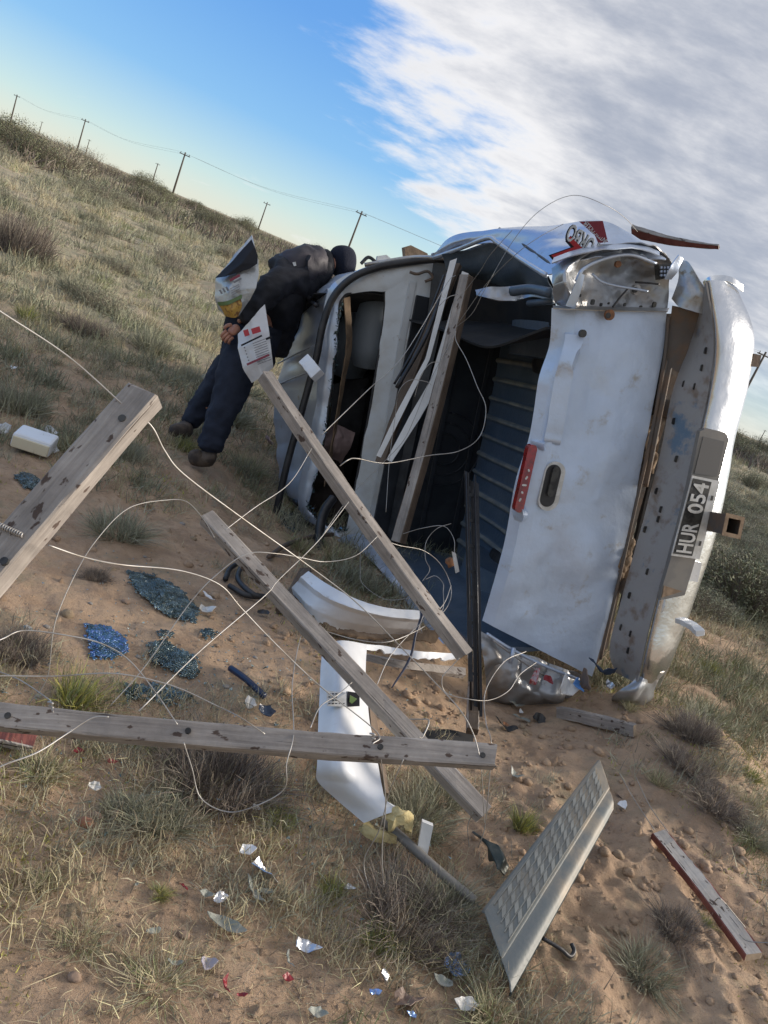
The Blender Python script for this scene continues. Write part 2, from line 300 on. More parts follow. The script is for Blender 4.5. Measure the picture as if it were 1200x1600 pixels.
def part(name, V, F, m, parent, smooth=False, **k):
    """mesh child whose vertices are given in world space; parent may be an empty or another part"""
    root = parent; off = np.zeros(3)
    while root is not None: off = off + np.array(root.location); root = root.parent
    V = np.asarray(V, float) - off
    me_o = mesh_obj(name, V, F, m, None, smooth, origin=(0, 0, 0), **k)
    me_o.parent = parent
    return me_o
def place(name, V, F, m, parent, smooth=False, **k):
    return part(name, V, F, m, parent, smooth, **k) if parent is not None else mesh_obj(name, V, F, m, None, smooth, **k)
def solid(o, t, off=-1):
    s = o.modifiers.new('Solidify', 'SOLIDIFY'); s.thickness = t; s.offset = off
    e = o.modifiers.new('Edges', 'EDGE_SPLIT'); e.split_angle = rad(50); return o
def grid_faces(nr, nc, closed=False):
    i = np.arange(nr - 1)[:, None]; j = np.arange(nc if closed else nc - 1)[None, :]; j2 = (j + 1) % nc
    return np.stack([i * nc + j, i * nc + j2, (i + 1) * nc + j2, (i + 1) * nc + j], -1).reshape(-1, 4)
def patch(name, rows, fn, m, parent=None, nu=24, nv=24, thick=0.004, amp=0.0, freq=9, seed=0, cubic=True, smooth=True, fold=0.0, off=0, tear=0.0):
    sp = cr_spline if cubic else lin_spline; spv = lin_spline if cubic == 'u' else sp
    if cubic == 'v': sp = lin_spline; spv = cr_spline
    W3 = [np.array([fn(*p) for p in r]) for r in rows]
    R1 = np.array([sp(r, nu) for r in W3])                       # rows x nu x 3
    G = np.array([spv(R1[:, j], nv) for j in range(nu)]).transpose(1, 0, 2)   # nv x nu x 3
    du = np.gradient(G, axis=1); dv = np.gradient(G, axis=0); nrm = np.cross(du, dv); nrm /= (np.linalg.norm(nrm, axis=2, keepdims=True) + 1e-9)
    if amp:
        a = G @ np.array([1.0, 0.35, 0.1]); b = G @ np.array([-0.2, 0.3, 1.0])
        d = fbm(a * freq, b * freq, 3, seed)
        if fold: d = d + fold * (1 - 2 * np.abs(fbm(a * freq * 0.7 + 4, b * freq * 0.7, 2, seed + 9)))
        G = G + nrm * (amp * d)[..., None]
    if tear:
        w = np.linspace(0, 1, nv)[:, None] ** 3; dl = tear * (fbm(np.arange(nu) * .35, np.full(nu, seed + .5), 4, seed))[None, :]
        G = G + dv / (np.linalg.norm(dv, axis=2, keepdims=True) + 1e-9) * (w * dl)[..., None]
    o = place(name, G.reshape(-1, 3), grid_faces(nv, nu), m, parent, smooth)
    if thick: solid(o, thick, off)
    return o
def tube(name, pts, r, m, parent=None, n=8, res=None, taper=None, lin=False, **k):
    P = np.asarray(pts, float); c = (lin_spline if lin else cr_spline)(P, res or max(2, (len(P) - 1) * 8 + 1)) if len(P) > 2 or res else P
    t = np.gradient(c, axis=0); t /= np.linalg.norm(t, axis=1, keepdims=True) + 1e-12
    up = np.array([0.13, 0.21, 0.97]); V = []
    a = np.cross(t[0], up); a /= np.linalg.norm(a)
    for i in range(len(c)):
        a = a - t[i] * (a @ t[i]); a /= np.linalg.norm(a) + 1e-12; b = np.cross(t[i], a)
        rr = r if taper is None else r * np.interp(i / (len(c) - 1), np.linspace(0, 1, len(taper)), taper)
        for j in range(n):
            w = 2 * math.pi * j / n; V.append(c[i] + (a * math.cos(w) + b * math.sin(w)) * rr)
    F = [tuple(f) for f in grid_faces(len(c), n, True)]; F.append(tuple(range(n))[::-1]); F.append(tuple((len(c) - 1) * n + j for j in range(n)))
    return place(name, V, F, m, parent, True, **k)
BOXF = [(0, 1, 3, 2), (4, 6, 7, 5), (0, 4, 5, 1), (2, 3, 7, 6), (0, 2, 6, 4), (1, 5, 7, 3)]
def box(name, c, ax, ay, az, m, parent=None, bevel=0.0, **k):
    """box from centre and three half-vectors (world)"""
    V = [np.asarray(c) + sx * np.asarray(ax) + sy * np.asarray(ay) + sz * np.asarray(az) for sx in (-1, 1) for sy in (-1, 1) for sz in (-1, 1)]
    o = place(name, V, BOXF, m, parent, **k)
    if bevel: b = o.modifiers.new('Bevel', 'BEVEL'); b.width = bevel; b.segments = 2
    return o
def unit(v): v = np.asarray(v, float); return v / (np.linalg.norm(v) + 1e-12)
def tbox(name, f0, f1, r0, r1, u0, u1, m, parent, bevel=0.0):
    return box(name, T((f0 + f1) / 2, (r0 + r1) / 2, (u0 + u1) / 2), FH * (f1 - f0) / 2, RH * (r1 - r0) / 2, UH * (u1 - u0) / 2, m, parent, bevel)
def stadium(name, cx, cy, f, hl, hw, m, parent, depth=0.01, sq=0.0, ang=None, nseg=6):
    """rounded bar lying on the tailgate plane: half length / half width in photo pixels, long axis along the truck's width"""
    c = q(cx, cy, f); s = np.linalg.norm(q(cx + 1, cy, f) - c)
    X = RH if ang is None else unit(q(cx + math.cos(ang), cy + math.sin(ang), f) - c); Y = unit(np.cross(X, FH)); hl *= s; hw *= s; rr = hw * (1 - sq); pts = []
    for sx, sy, a0 in ((1, 1, 0), (-1, 1, 90), (-1, -1, 180), (1, -1, 270)):
        for k in range(nseg + 1):
            a = rad(a0 + 90 * k / nseg); pts.append(c + X * (sx * (hl - rr) + rr * math.cos(a)) + Y * (sy * (hw - rr) + rr * math.sin(a)))
    n = len(pts); V = pts + [p - FH * depth for p in pts]
    F = [tuple(range(n)), tuple(range(2 * n - 1, n - 1, -1))] + [(i, (i + 1) % n, n + (i + 1) % n, n + i) for i in range(n)]
    return place(name, V, F, m, parent)
def prism(name, pts, fn_or_vec, depth_vec, m, parent=None, **k):
    P = [np.asarray(p) for p in pts]; n = len(P); d = np.asarray(depth_vec)
    V = P + [p + d for p in P]
    F = [tuple(range(n)), tuple(range(2 * n - 1, n - 1, -1))] + [(i, (i + 1) % n, n + (i + 1) % n, n + i) for i in range(n)]
    return place(name, V, F, m, parent, **k)
def text_on(name, s, p0, pup, pend, m, parent, depth=0.0015, h=1.0, bold=0.0, shear=0.0):
    """raised lettering: p0 baseline start, pend baseline end, pup = top of first letter (all world)"""
    X = unit(np.asarray(pend) - p0); Hh = np.linalg.norm(np.asarray(pup) - p0); Z = unit(np.cross(X, np.asarray(pup) - p0)); Y = np.cross(Z, X)
    c = bpy.data.curves.new(name, 'FONT'); c.body = s; c.size = 1; c.extrude = 0.0; c.offset = bold; c.shear = shear; c.resolution_u = 3
    o = bpy.data.objects.new(name, c); COL.objects.link(o); bpy.context.view_layer.update()
    me = bpy.data.meshes.new_from_object(o.evaluated_get(bpy.context.evaluated_depsgraph_get())); COL.objects.unlink(o); bpy.data.objects.remove(o)
    co = np.array([v.co[:] for v in me.vertices]); co[:, 0] -= co[:, 0].min(); co[:, 1] -= co[:, 1].min()
    wd = co[:, 0].max(); ht = co[:, 1].max(); sx = np.linalg.norm(np.asarray(pend) - p0) / wd; sy = Hh / ht
    V = np.array([p0 + X * (a * sx) + Y * (b * sy) for a, b, _ in co]); F = [tuple(p.vertices) for p in me.polygons]
    o2 = part(name, V, F, m, parent); solid(o2, depth, 0); return o2

# ------------------------------------------------------------------ ground
def ground_material():
    m = bpy.data.materials.new('sandy_soil'); m.use_nodes = True; t = m.node_tree; n = t.nodes; l = t.links; b = n['Principled BSDF']; b.inputs['Roughness'].default_value = 0.95; b.inputs['Specular IOR Level'].default_value = 0.2
    tcn = n.new('ShaderNodeTexCoord')
    def noise(s, d=6, r=0.6):
        k = n.new('ShaderNodeTexNoise'); l.new(tcn.outputs['Object'], k.inputs[0]); k.inputs['Scale'].default_value = s; k.inputs['Detail'].default_value = d; k.inputs['Roughness'].default_value = r; return k.outputs[0]
    def ramp(o, a, c):
        k = n.new('ShaderNodeMapRange'); k.interpolation_type = 'SMOOTHSTEP'; l.new(o, k.inputs[0]); k.inputs[1].default_value = a; k.inputs[2].default_value = c; return k.outputs[0]
    def mix(f, a, c):
        k = n.new('ShaderNodeMix'); k.data_type = 'RGBA'; l.new(f, k.inputs[0])
        for i, v in ((6, a), (7, c)):
            if isinstance(v, tuple): k.inputs[i].default_value = (*v, 1)
            else: l.new(v, k.inputs[i])
        return k.outputs[2]
    c = mix(ramp(noise(1.3), 0.35, 0.65), (0.53, 0.38, 0.255), (0.46, 0.33, 0.225))
    c = mix(ramp(noise(7, 8), 0.42, 0.66), c, (0.37, 0.26, 0.175))
    c = mix(ramp(noise(38, 8, 0.7), 0.52, 0.75), c, (0.29, 0.20, 0.14))
    c = mix(ramp(noise(110, 4, 0.7), 0.62, 0.74), c, (0.54, 0.45, 0.35))
    c = mix(ramp(noise(260, 2, 0.6), 0.66, 0.72), c, (0.16, 0.12, 0.10))
    # litter of straw and dead matter away from the dug patch
    c = mix(ramp(noise(3.1, 8, 0.75), 0.50, 0.68), c, (0.34, 0.275, 0.185))
    vs = n.new('ShaderNodeVectorMath'); vs.operation = 'DISTANCE'; l.new(tcn.outputs['Object'], vs.inputs[0]); vs.inputs[1].default_value = (0.6, 2.2, 0)
    ad = n.new('ShaderNodeMath'); ad.operation = 'MULTIPLY_ADD'; l.new(noise(0.8, 8, .7), ad.inputs[0]); ad.inputs[1].default_value = 4.0; l.new(vs.outputs['Value'], ad.inputs[2])
    c = mix(ramp(ad.outputs[0], 5.2, 8.5), c, mix(ramp(noise(2.4, 10, .75), .42, .6), (0.30, 0.28, 0.185), (0.40, 0.325, 0.23)))
    l.new(c, b.inputs['Base Color'])
    bn = n.new('ShaderNodeBump'); bn.inputs['Distance'].default_value = 0.012; l.new(noise(26, 10, 0.72), bn.inputs['Height'])
    bn2 = n.new('ShaderNodeBump'); bn2.inputs['Distance'].default_value = 0.004; l.new(noise(140, 4, 0.7), bn2.inputs['Height']); l.new(bn.outputs[0], bn2.inputs['Normal'])
    l.new(bn2.outputs[0], b.inputs['Normal'])
    return m
M_ground = ground_material()
th = np.concatenate([np.linspace(-42, 42, 520), np.linspace(42, 318, 72)[1:-1]]) * math.pi / 180
rr = np.concatenate([[0.0], np.linspace(.35, 1.3, 20), 1.3 * np.exp(np.linspace(0, math.log(7 / 1.3), 330))[1:], 7 * np.exp(np.linspace(0, math.log(5000 / 7), 210))[1:]])
TH, RR = np.meshgrid(th, rr); GX = RR * np.sin(TH); GY = RR * np.cos(TH)
Vg = np.stack([GX, GY, gz(GX, GY)], -1).reshape(-1, 3)
o = mesh_obj('ground', Vg, grid_faces(len(rr), len(th), True), M_ground, None, True, origin=(0, 0, 0)); tag(o, 'sandy scrubland ground rising gently to the horizon', kind='structure')

# ------------------------------------------------------------------ the wreck
TR = empty('pickup_truck', T(1.2, 0, 0.3), 'wrecked silver pickup truck lying on its side with crushed cab and torn bed', 'pickup truck')
def mixr(a, b, s): return tuple(x * (1 - s) + y * s for x, y in zip(a, b))
# tailgate
Lft = [(864, 481), (855, 535), (843, 590), (824, 676), (806, 755), (781, 862), (755, 970)]
Rgt = [(1043, 486), (1037, 545), (1025, 615), (1003, 730), (984, 830), (957, 940), (926, 1058)]
cs = [0, 0.10, 0.21, 0.28, 0.45, 0.7, 1.0]
fo = [[1.0 * v_ for v_ in row_] for row_ in [[.05, .03, .010, .004, .01, .0, .0], [.05, .018, -.012, -.002, .008, .0, .0], [.045, .008, -.018, -.004, .008, .003, .0], [.04, .0, -.016, -.004, .0, -.008, .0],
      [.03, -.006, -.014, -.008, -.012, -.012, .0], [.03, -.010, -.012, -.008, .008, -.008, .0], [.03, .0, -.005, .0, .010, .006, .0]]]
rows = []
for i, (a, b) in enumerate(zip(Lft, Rgt)):
    a = (a[0] + (3 if i % 2 else -2), a[1]); rows.append([(a[0] + (b[0] - a[0]) * s, a[1] + (b[1] - a[1]) * s, fo[i][k]) for k, s in enumerate(cs)])
tg = patch('tailgate', rows, q, M_tail, TR, 140, 130, 0.035, 0.009, 5, 3, off=1, cubic='v', fold=.7)
tg['label'] = 'dented silver tailgate still closed'
# torn edge lip in front of the tailgate's upper rim
patch('tailgate_lip', [[(865, 482, -.005), (905, 484, -.035), (960, 486, -.012), (1043, 487, -.012)], [(864, 478, .03), (905, 479, .02), (960, 480, .03), (1046, 482, .03)]], q, M_crump, TR, 30, 4, 0.004)
h = stadium('handle', 860, 759, -0.006, 36, 16, M_ply, tg, 0.014); h['label'] = 'pale rim of the latch recess'
stadium('handle_recess', 860, 759, -0.0205, 31, 11.5, M_black, tg, 0.002)
stadium('handle_bar', 863, 752, -0.0225, 22, 5, M_plb, tg, 0.012)
bl = stadium('brake_light', 817, 746, -0.002, 50, 7.0, M_red, tg, 0.030, 0.0)
for k in range(5): stadium('broken_lens_chip', 826 - 3.4 * k, 735 + 11.5 * k, -0.0325, 2 + .8 * (k % 3), 1.4, M_ply, bl, 0.002, ang=1.2 + k)
stadium('bolt', 951, 492, -0.012, 7.5, 7.5, M_ruststrong, tg, 0.010); stadium('bolt', 950, 493, -0.022, 4, 4, M_plb, tg, 0.003)
stadium('hole_shade_disc', 909, 521, -0.032, 5.5, 5.5, M_plb, tg, 0.012)  # last disc is black, painting the shade of an open hole
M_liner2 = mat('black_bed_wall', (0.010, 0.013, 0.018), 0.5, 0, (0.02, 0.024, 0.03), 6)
# bed: ribbed floor (truck's floor stands nearly upright)
nr = 240; prof = []
for i in range(nr + 1):
    r = 0.02 + 1.38 * i / nr; ph = (i / nr * 13) % 1; hgt = 0.016 * (1 / (1 + math.exp(-(ph - 0.66) * 50)) - 1 / (1 + math.exp(-(ph - 0.88) * 50)))
    prof.append((r, hgt))
V = []; fs = np.linspace(0.03, 1.46, 12)
for (r, hh) in prof:
    for f in fs: V.append(T(f, r, 0.065 + hh + 0.006 * math.sin(f * 9 + r * 5)))
fm = []
Fc = grid_faces(nr + 1, len(fs))
for fidx in range(len(Fc)): fm.append(1 if prof[fidx // (len(fs) - 1)][1] > 0.010 else 0)
bf = part('bed_floor', V, Fc, M_liner, TR, True, mats=[M_liner, M_rib], fm=fm); solid(bf, 0.004, 1)
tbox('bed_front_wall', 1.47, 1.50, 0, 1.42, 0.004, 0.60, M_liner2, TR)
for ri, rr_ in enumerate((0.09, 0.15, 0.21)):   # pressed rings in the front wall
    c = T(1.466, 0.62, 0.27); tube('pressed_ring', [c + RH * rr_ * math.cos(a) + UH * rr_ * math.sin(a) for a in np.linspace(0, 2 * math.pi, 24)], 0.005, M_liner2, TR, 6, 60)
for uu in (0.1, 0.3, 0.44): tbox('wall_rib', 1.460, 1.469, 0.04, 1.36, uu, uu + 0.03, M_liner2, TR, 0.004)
patch('lower_bed_side', [[(0.03, .01, .0), (.7, -.02, .0), (1.47, 0, .0)], [(0.03, .01, .25), (.7, .05, .25), (1.47, .02, .3)], [(0.03, 0, .5), (.7, -.02, .5), (1.47, .0, .6)]], T, M_liner, TR, 40, 30, 0.02, 0.02, 6, 2)
# inner wheel tubs
for r0, sgn in ((0.0, 1), (1.36, -1)):
    V = []; ns = 14
    for k in range(ns + 1):
        a = math.pi * k / ns; f = 0.8 - 0.36 * math.cos(a); u = 0.27 * math.sin(a)
        V += [T(f, r0, u), T(f, r0 + sgn * 0.16, u * 0.93)]
    F = [(2 * k, 2 * k + 1, 2 * k + 3, 2 * k + 2) for k in range(ns)] + [tuple(range(1, 2 * ns + 2, 2))]
    part('wheel_tub', V, F, M_liner, TR, False)
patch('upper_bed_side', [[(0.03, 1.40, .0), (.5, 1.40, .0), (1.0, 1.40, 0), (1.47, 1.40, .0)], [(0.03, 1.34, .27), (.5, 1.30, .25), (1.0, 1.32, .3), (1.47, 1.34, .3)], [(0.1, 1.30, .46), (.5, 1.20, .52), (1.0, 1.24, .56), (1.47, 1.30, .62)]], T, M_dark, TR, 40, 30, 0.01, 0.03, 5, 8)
# crushed lower rail of the bed
patch('lower_bed_rail', [[(528, 846, 1.45), (570, 868, 1.2), (625, 930, .8), (662, 975, .5), (695, 1008, .3)], [(545, 838, 1.45), (596, 862, 1.2), (655, 925, .8), (690, 965, .5), (712, 990, .3)], [(560, 835, 1.5), (612, 862, 1.25), (668, 925, .85), (700, 965, .5), (720, 985, .3)]], q, M_silver, TR, 60, 16, 0.01, 0.012, 9, 6, fold=1)
patch('torn_lower_quarter', [[(752, 985, .02), (790, 1005, .0), (850, 1032, -.0), (915, 1058, 0)], [(756, 1030, -.02), (800, 1050, -.05), (850, 1055, -.02), (905, 1075, 0)], [(760, 1078, .0), (800, 1085, -.03), (850, 1095, -.04), (900, 1100, 0.02)], [(762, 1100, .08), (800, 1112, .05), (850, 1112, .05), (900, 1112, .06)]], q, M_crump, TR, 110, 70, 0.004, 0.020, 11, 17, fold=1.8)
tube('bent_rail', [q(760, 990, -.02), q(800, 1015, -.045), q(850, 1040, -.05), (q(905, 1062, -.03))], 0.007, M_silver, TR)
tube('bent_rail', [q(770, 1000, -.03), q(810, 1029, -.055), q(850, 1055, -.05)], 0.005, M_steel, TR)
tube('bent_rail', [q(803, 1012, -.06), q(797, 1036, -.07)], 0.008, M_silver, TR)
# outer side panel, buckled, with the sticker
sp_rows = [[(674, 400, 1.45), (707, 368, 1.3), (766, 357, 1.0), (817, 353, .8), (879, 348, .55), (935, 342, .35), (985, 362, .2), (1035, 395, .05)],
           [(676, 396, 1.44), (712, 376, 1.22), (772, 362, .95), (825, 362, .68), (885, 362, .42), (940, 362, .22), (988, 376, .1), (1038, 398, .02)],
           [(677, 399, 1.43), (718, 383, 1.2), (777, 372, .9), (825, 386, .6), (880, 384, .3), (935, 380, .12), (990, 388, .04), (1040, 402, .0)],
           [(678, 404, 1.42), (722, 388, 1.2), (768, 376, .9), (800, 399, .7), (852, 427, .25), (890, 410, .06), (940, 396, .0), (1000, 398, .0)]]
side_panel = patch('side_panel', sp_rows, q, M_silver, TR, 150, 50, 0.004, 0.010, 8, 21, fold=1.4)
tube('panel_seam', [q(780, 357, .97), q(797, 366, .88), q(820, 384, .66), q(846, 402, .42), q(862, 414, .28)], 0.006, M_black, TR, 6)
tube('rolled_rail', [q(678, 403, 1.40), q(722, 387, 1.17), q(762, 372, .9), q(778, 380, .8), q(812, 404, .6), q(853, 430, .25)], 0.011, M_silver, TR, 8)
patch('torn_inner_skin', [[(688, 400, 1.3), (730, 392, 1.15), (765, 382, .95), (800, 402, .72), (850, 430, .3)], [(700, 430, 1.35), (735, 425, 1.2), (770, 420, 1.0), (805, 425, .75), (852, 440, .35)], [(740, 440, 1.35), (765, 445, 1.2), (790, 450, 1.0), (825, 452, .75), (858, 455, .4)]], q, M_liner, TR, 40, 20, 0.003, 0.02, 7, 31, fold=1)
patch('hanging_sheet', [[(742, 452, .9), (770, 448, .85), (800, 446, .8), (826, 444, .75), (856, 450, .5)], [(745, 462, .88), (770, 466, .8), (800, 470, .75), (828, 463, .7), (860, 470, .45)]], q, M_crump, TR, 40, 8, 0.006, 0.012, 12, 4, fold=1)
patch('bed_shade_backing', [[(682, 403, 1.46), (722, 392, 1.46), (768, 380, 1.3), (805, 405, .95), (856, 430, .5)], [(690, 440, 1.46), (730, 440, 1.46), (775, 440, 1.3), (815, 450, .95), (866, 460, .5)], [(680, 535, 1.46), (730, 535, 1.46), (780, 528, 1.3), (820, 524, .95), (872, 520, .5)]], q, M_dark, TR, 40, 20, 0.004, 0.01, 7, 31)  # added dark sheet: blocks the sky and stands in for shade inside the bed
tube('latch_rod', [q(800, 455, .5), q(830, 452, .4), q(862, 458, .2)], 0.022, M_liner, TR); tube('latch_rod', [q(826, 474, .4), q(864, 470, .25)], 0.014, M_liner, TR)
# crumpled rear quarter
qt = patch('crumpled_quarter', [[(858, 414, .18), (890, 396, .1), (930, 386, .02), (975, 384, .02), (1015, 392, .0), (1046, 402, .02)],
      [(857, 428, .10), (882, 414, -.02), (915, 408, .02), (960, 396, .05), (1010, 402, .08), (1050, 418, .03)],
      [(858, 445, .04), (885, 440, -.06), (908, 432, .05), (950, 425, .10), (1000, 430, .08), (1046, 440, .03)],
      [(864, 468, .06), (893, 465, -.02), (905, 458, .05), (950, 455, .09), (1000, 460, .07), (1046, 465, .03)],
      [(870, 478, .08), (895, 481, .01), (915, 480, .05), (955, 481, .07), (1000, 483, .05), (1044, 484, .03)]], q, M_crump, TR, 120, 80, 0.004, 0.014, 10, 12, fold=1.3)
patch('quarter_fold', [[(862, 412, .1), (905, 398, -.02), (950, 390, -.08), (1000, 390, -.06), (1030, 400, -.03)], [(866, 404, .2), (905, 391, .1), (950, 384, .05), (1000, 384, .02), (1030, 394, .0)]], q, M_silver, TR, 80, 20, 0.004, 0.004, 12, 14, fold=.6)
tube('fold_edge', [q(900, 440, -.02), q(912, 420, -.02), q(945, 404, -.03), q(985, 398, -.03), (q(1025, 412, -.02))], 0.007, M_silver, TR, 6)
tube('fold_edge', [q(925, 428, .02), q(940, 440, .01), q(965, 447, 0), q(995, 452, 0), q(1012, 455, .0)], 0.005, M_silver, TR, 6)
patch('fold_tongue', [[(884, 478, -.02), (900, 440, -.04), (906, 425, -.05)], [(898, 482, -.01), (907, 455, -.03), (913, 430, -.04)]], q, M_silver, TR, 14, 6, 0.004)
stadium('bolt', 964, 413, 0.03, 4.5, 4.5, M_ruststrong, TR, 0.012); stadium('bolt', 991, 453, 0.04, 7, 6, M_steel, TR, 0.02); stadium('bolt', 991, 453, 0.02, 4, 4, M_black, TR, 0.008)
for (a, b, s) in ((925, 472, 5), (938, 476, 3), (1021, 476, 5), (905, 462, 3), (975, 476, 3), (950, 474, 2), (1000, 480, 3)): stadium('panel_hole', a, b, 0.045, s * .8, s * .5, M_plb, TR, 0.01)
tube('loose_strap', [q(982, 450, .0), q(968, 466, -.0), q(957, 480, 0)], 0.004, M_black, TR); tube('loose_strap', [q(992, 441, .02), q(1010, 442, .0), q(1030, 444, .0)], 0.004, M_black, TR)
# broken tail lamp housing
prism('tail_lamp', [q(1029, 413, -.03), q(1050, 411, -.03), q(1052, 432, -.03), q(1031, 437, -.03)], None, FH * .03, M_plb, TR)
for k in range(4):
    for j in range(3): box('reflector_cell', q(1033 + 5 * k, 418 + 6 * j, -.034), RH * .004, UH * .004, FH * .003, M_mirror, TR)
patch('lamp_shell', [[(1038, 436, -.06), (1046, 420, -.08), (1060, 398, -.09)], [(1048, 436, -.05), (1058, 424, -.07), (1066, 404, -.07)]], q, M_silver, TR, 14, 6, 0.004, 0.006, 20, 3)
# corner skin behind the lamp, and brown inner bracket
patch('corner_skin', [[(1060, 412, -.02), (1074, 408, -.04), (1092, 440, -.10), (1100, 452, -.12)], [(1058, 440, -.03), (1075, 446, -.07), (1090, 462, -.1), (1112, 470, -.12)], [(1048, 466, -.03), (1060, 478, -.07), (1082, 486, -.1), (1108, 494, -.12)]], q, M_crump, TR, 30, 24, 0.005, 0.012, 12, 5, fold=.6)
patch('corner_bracket', [[(1050, 478, -.02), (1080, 484, -.06), (1105, 490, -.08)], [(1046, 510, -.0), (1066, 520, -.03), (1085, 530, -.05)], [(1040, 560, .0), (1050, 575, -.02), (1072, 590, -.04)]], q, M_rust, TR, 24, 24, 0.006, 0.01, 10, 6)
# gap between tailgate and bumper: frame cross member, rails, and glimpses of dirt and tyre behind
prism('cross_member', [q(1049, 490, .05), q(1078, 560, .05), q(1046, 640, .05), q(1010, 760, .05), q(980, 870, .05), q(950, 1010, .05), q(925, 1050, .05), q(946, 980, .05), q(985, 840, .05), (q(1025, 640, .05))], None, FH * .05, M_rust, TR)
tube('frame_lip', [q(1045, 495, -.01), q(1037, 570, -.015), q(1018, 680, -.01), q(993, 790, -.015), q(965, 915, -.01), q(938, 1030, -.01)], 0.007, M_rust, TR, 6)
tube('frame_lip', [q(1052, 540, .0), q(1036, 620, -.01), q(1024, 680, -.01), q(1008, 760, .0)], 0.012, M_rust, TR, 6)
prism('frame_plate', [q(1035, 670, .10), q(1062, 560, .10), q(1085, 500, .1), q(1065, 640, .10), q(1030, 760, .10), q(1000, 870, .1), q(975, 1000, .1), q(958, 1010, .1), q(985, 880, .1)], None, FH * .02, M_black, TR)
tube('exhaust_pipe', [q(1040, 600, .3), q(1020, 720, .25), q(1000, 850, .2), q(975, 960, .2)], 0.03, M_rust, TR)
patch('mud_lump', [[(1020, 650, .02), (1034, 645, .02)], [(1010, 700, .0), (1028, 705, .0)], [(1010, 738, .02), (1020, 740, .02)]], q, M_trim, TR, 16, 24, 0.02, 0.02, 22, 7, fold=1)
patch('spare_tyre_tread', [[(976, 848, .02), (992, 842, .02)], [(968, 880, .0), (986, 885, .0)], [(962, 905, .02), (976, 915, .02)]], q, M_trim, TR, 16, 24, 0.02, 0.012, 40, 9, fold=1)
# bumper: drilled steel top plate, chrome face
in_ = [(1056, 476), (1064, 540), (1050, 620), (1032, 710), (1012, 790), (990, 870), (968, 950), (953, 1015), (962, 1050)]
ou = [(1104, 440), (1116, 520), (1110, 600), (1090, 690), (1068, 780), (1044, 870), (1020, 960), (1004, 1030), (996, 1068)]
in_[0] = (1098, 462); in_[1] = (1076, 540)
rows = [[(a[0], a[1], -.03), (a[0] * .6 + b[0] * .4, a[1] * .6 + b[1] * .4, -.10), (b[0], b[1], -.20)] for a, b in zip(in_, ou)]
bp = patch('bumper_step_plate', rows, q, M_steel, TR, 12, 90, 0.006, 0.003, 8, 5)
bp['label'] = 'drilled bare steel edge of the rear bumper'
for (a, b) in ((1097, 575), (1069, 600), (1086, 604), (1053, 658), (1057, 717), (1026, 767), (1033, 796), (1029, 811), (1008, 827), (1012, 893), (984, 930), (971, 980), (986, 990), (982, 1016), (1103, 548)):
    for k, (m_, s, ff) in enumerate(((M_plb, 4.6, 0),)):
        # black rounded square laid on the plate, painting a hole's shade; its depth follows the plate's slope
        yy = np.interp(b, [p[1] for p in in_], [p[0] for p in in_]); y2 = np.interp(b, [p[1] for p in ou], [p[0] for p in ou]); s_ = (a - yy) / (y2 - yy)
        stadium('bolt_hole', a, b, -.03 - .17 * s_ - .004, s, s * .72, M_plb, bp, 0.006, 0.4)
chr_in = [(1104, 438), (1117, 520), (1111, 600), (1092, 690), (1071, 780), (1047, 870), (1023, 960), (1007, 1030), (999, 1068)]
chr_out = [(1140, 436), (1176, 520), (1168, 600), (1146, 690), (1130, 780), (1106, 870), (1076, 960), (1050, 1030), (1030, 1074)]
chr_out[0] = (1146, 440)
rows = []
for i, (a, b) in enumerate(zip(chr_in, chr_out)):
    e = 0.04 if i in (0, 8) else 0
    rows.append([(a[0], a[1], -.20 + e), (a[0] + 3, a[1], -.225 + e), (a[0] * .75 + b[0] * .25, a[1] * .75 + b[1] * .25, -.232 + e), (a[0] * .35 + b[0] * .65, a[1] * .35 + b[1] * .65, -.215 + e), (b[0], b[1], -.16 + e), (b[0] - 4, b[1], -.06 + e)])
bu = patch('bumper', rows, q, M_chrome, TR, 40, 110, 0.005, 0.004, 6, 7)
bu['label'] = 'long bent chrome rear bumper'
# round the ends of the bumper
patch('bumper_end_cap', [[(1100, 440, -.05), (1112, 433, -.12), (1140, 433, -.16), (1160, 445, -.12)], [(1104, 450, -.07), (1112, 442, -.16), (1140, 442, -.17), (1160, 456, -.12)]], q, M_chrome, TR, 30, 14, 0.005, 0.006, 12, 11)
patch('bumper_end_cap', [[(996, 1060, -.20), (1015, 1052, -.215), (1040, 1050, -.18)], [(960, 1085, -.15), (995, 1082, -.22), (1026, 1072, -.18)], [(955, 1100, -.05), (990, 1105, -.12), (1018, 1096, -.12)]], q, M_crump, TR, 30, 24, 0.005, 0.014, 10, 13, fold=.8)
# recessed grey moulding with number plate
prism('plate_surround', [q(1094, 674, -.236), q(1104, 669, -.236), q(1134, 676, -.236), q(1139, 686, -.236), q(1110, 800, -.24), q(1085, 880, -.24), q(1070, 930, -.24), q(1032, 938, -.24), q(1034, 920, -.24), q(1052, 860, -.24), q(1076, 760, -.238)], None, FH * .02, M_grey, bu)
prism('surround_recess', [q(1099, 682, -.2385), q(1132, 690, -.2385), q(1120, 745, -.242), q(1085, 740, -.242)], None, FH * .002, mat('dark_grey_plastic', (0.10, 0.098, 0.094), 0.5), bu)
prism('torn_hole', [q(1034, 934, -.2435), q(1038, 915, -.2435), q(1066, 924, -.2435)], None, FH * .002, M_trim, bu)
PC = [q(1082, 743, -.262), q(1125, 752, -.262), q(1093, 874, -.262), q(1049, 868, -.262)]
npl = prism('number_plate', PC, None, FH * .004, M_ply, TR); npl['label'] = 'bent number plate reading HUR 054'
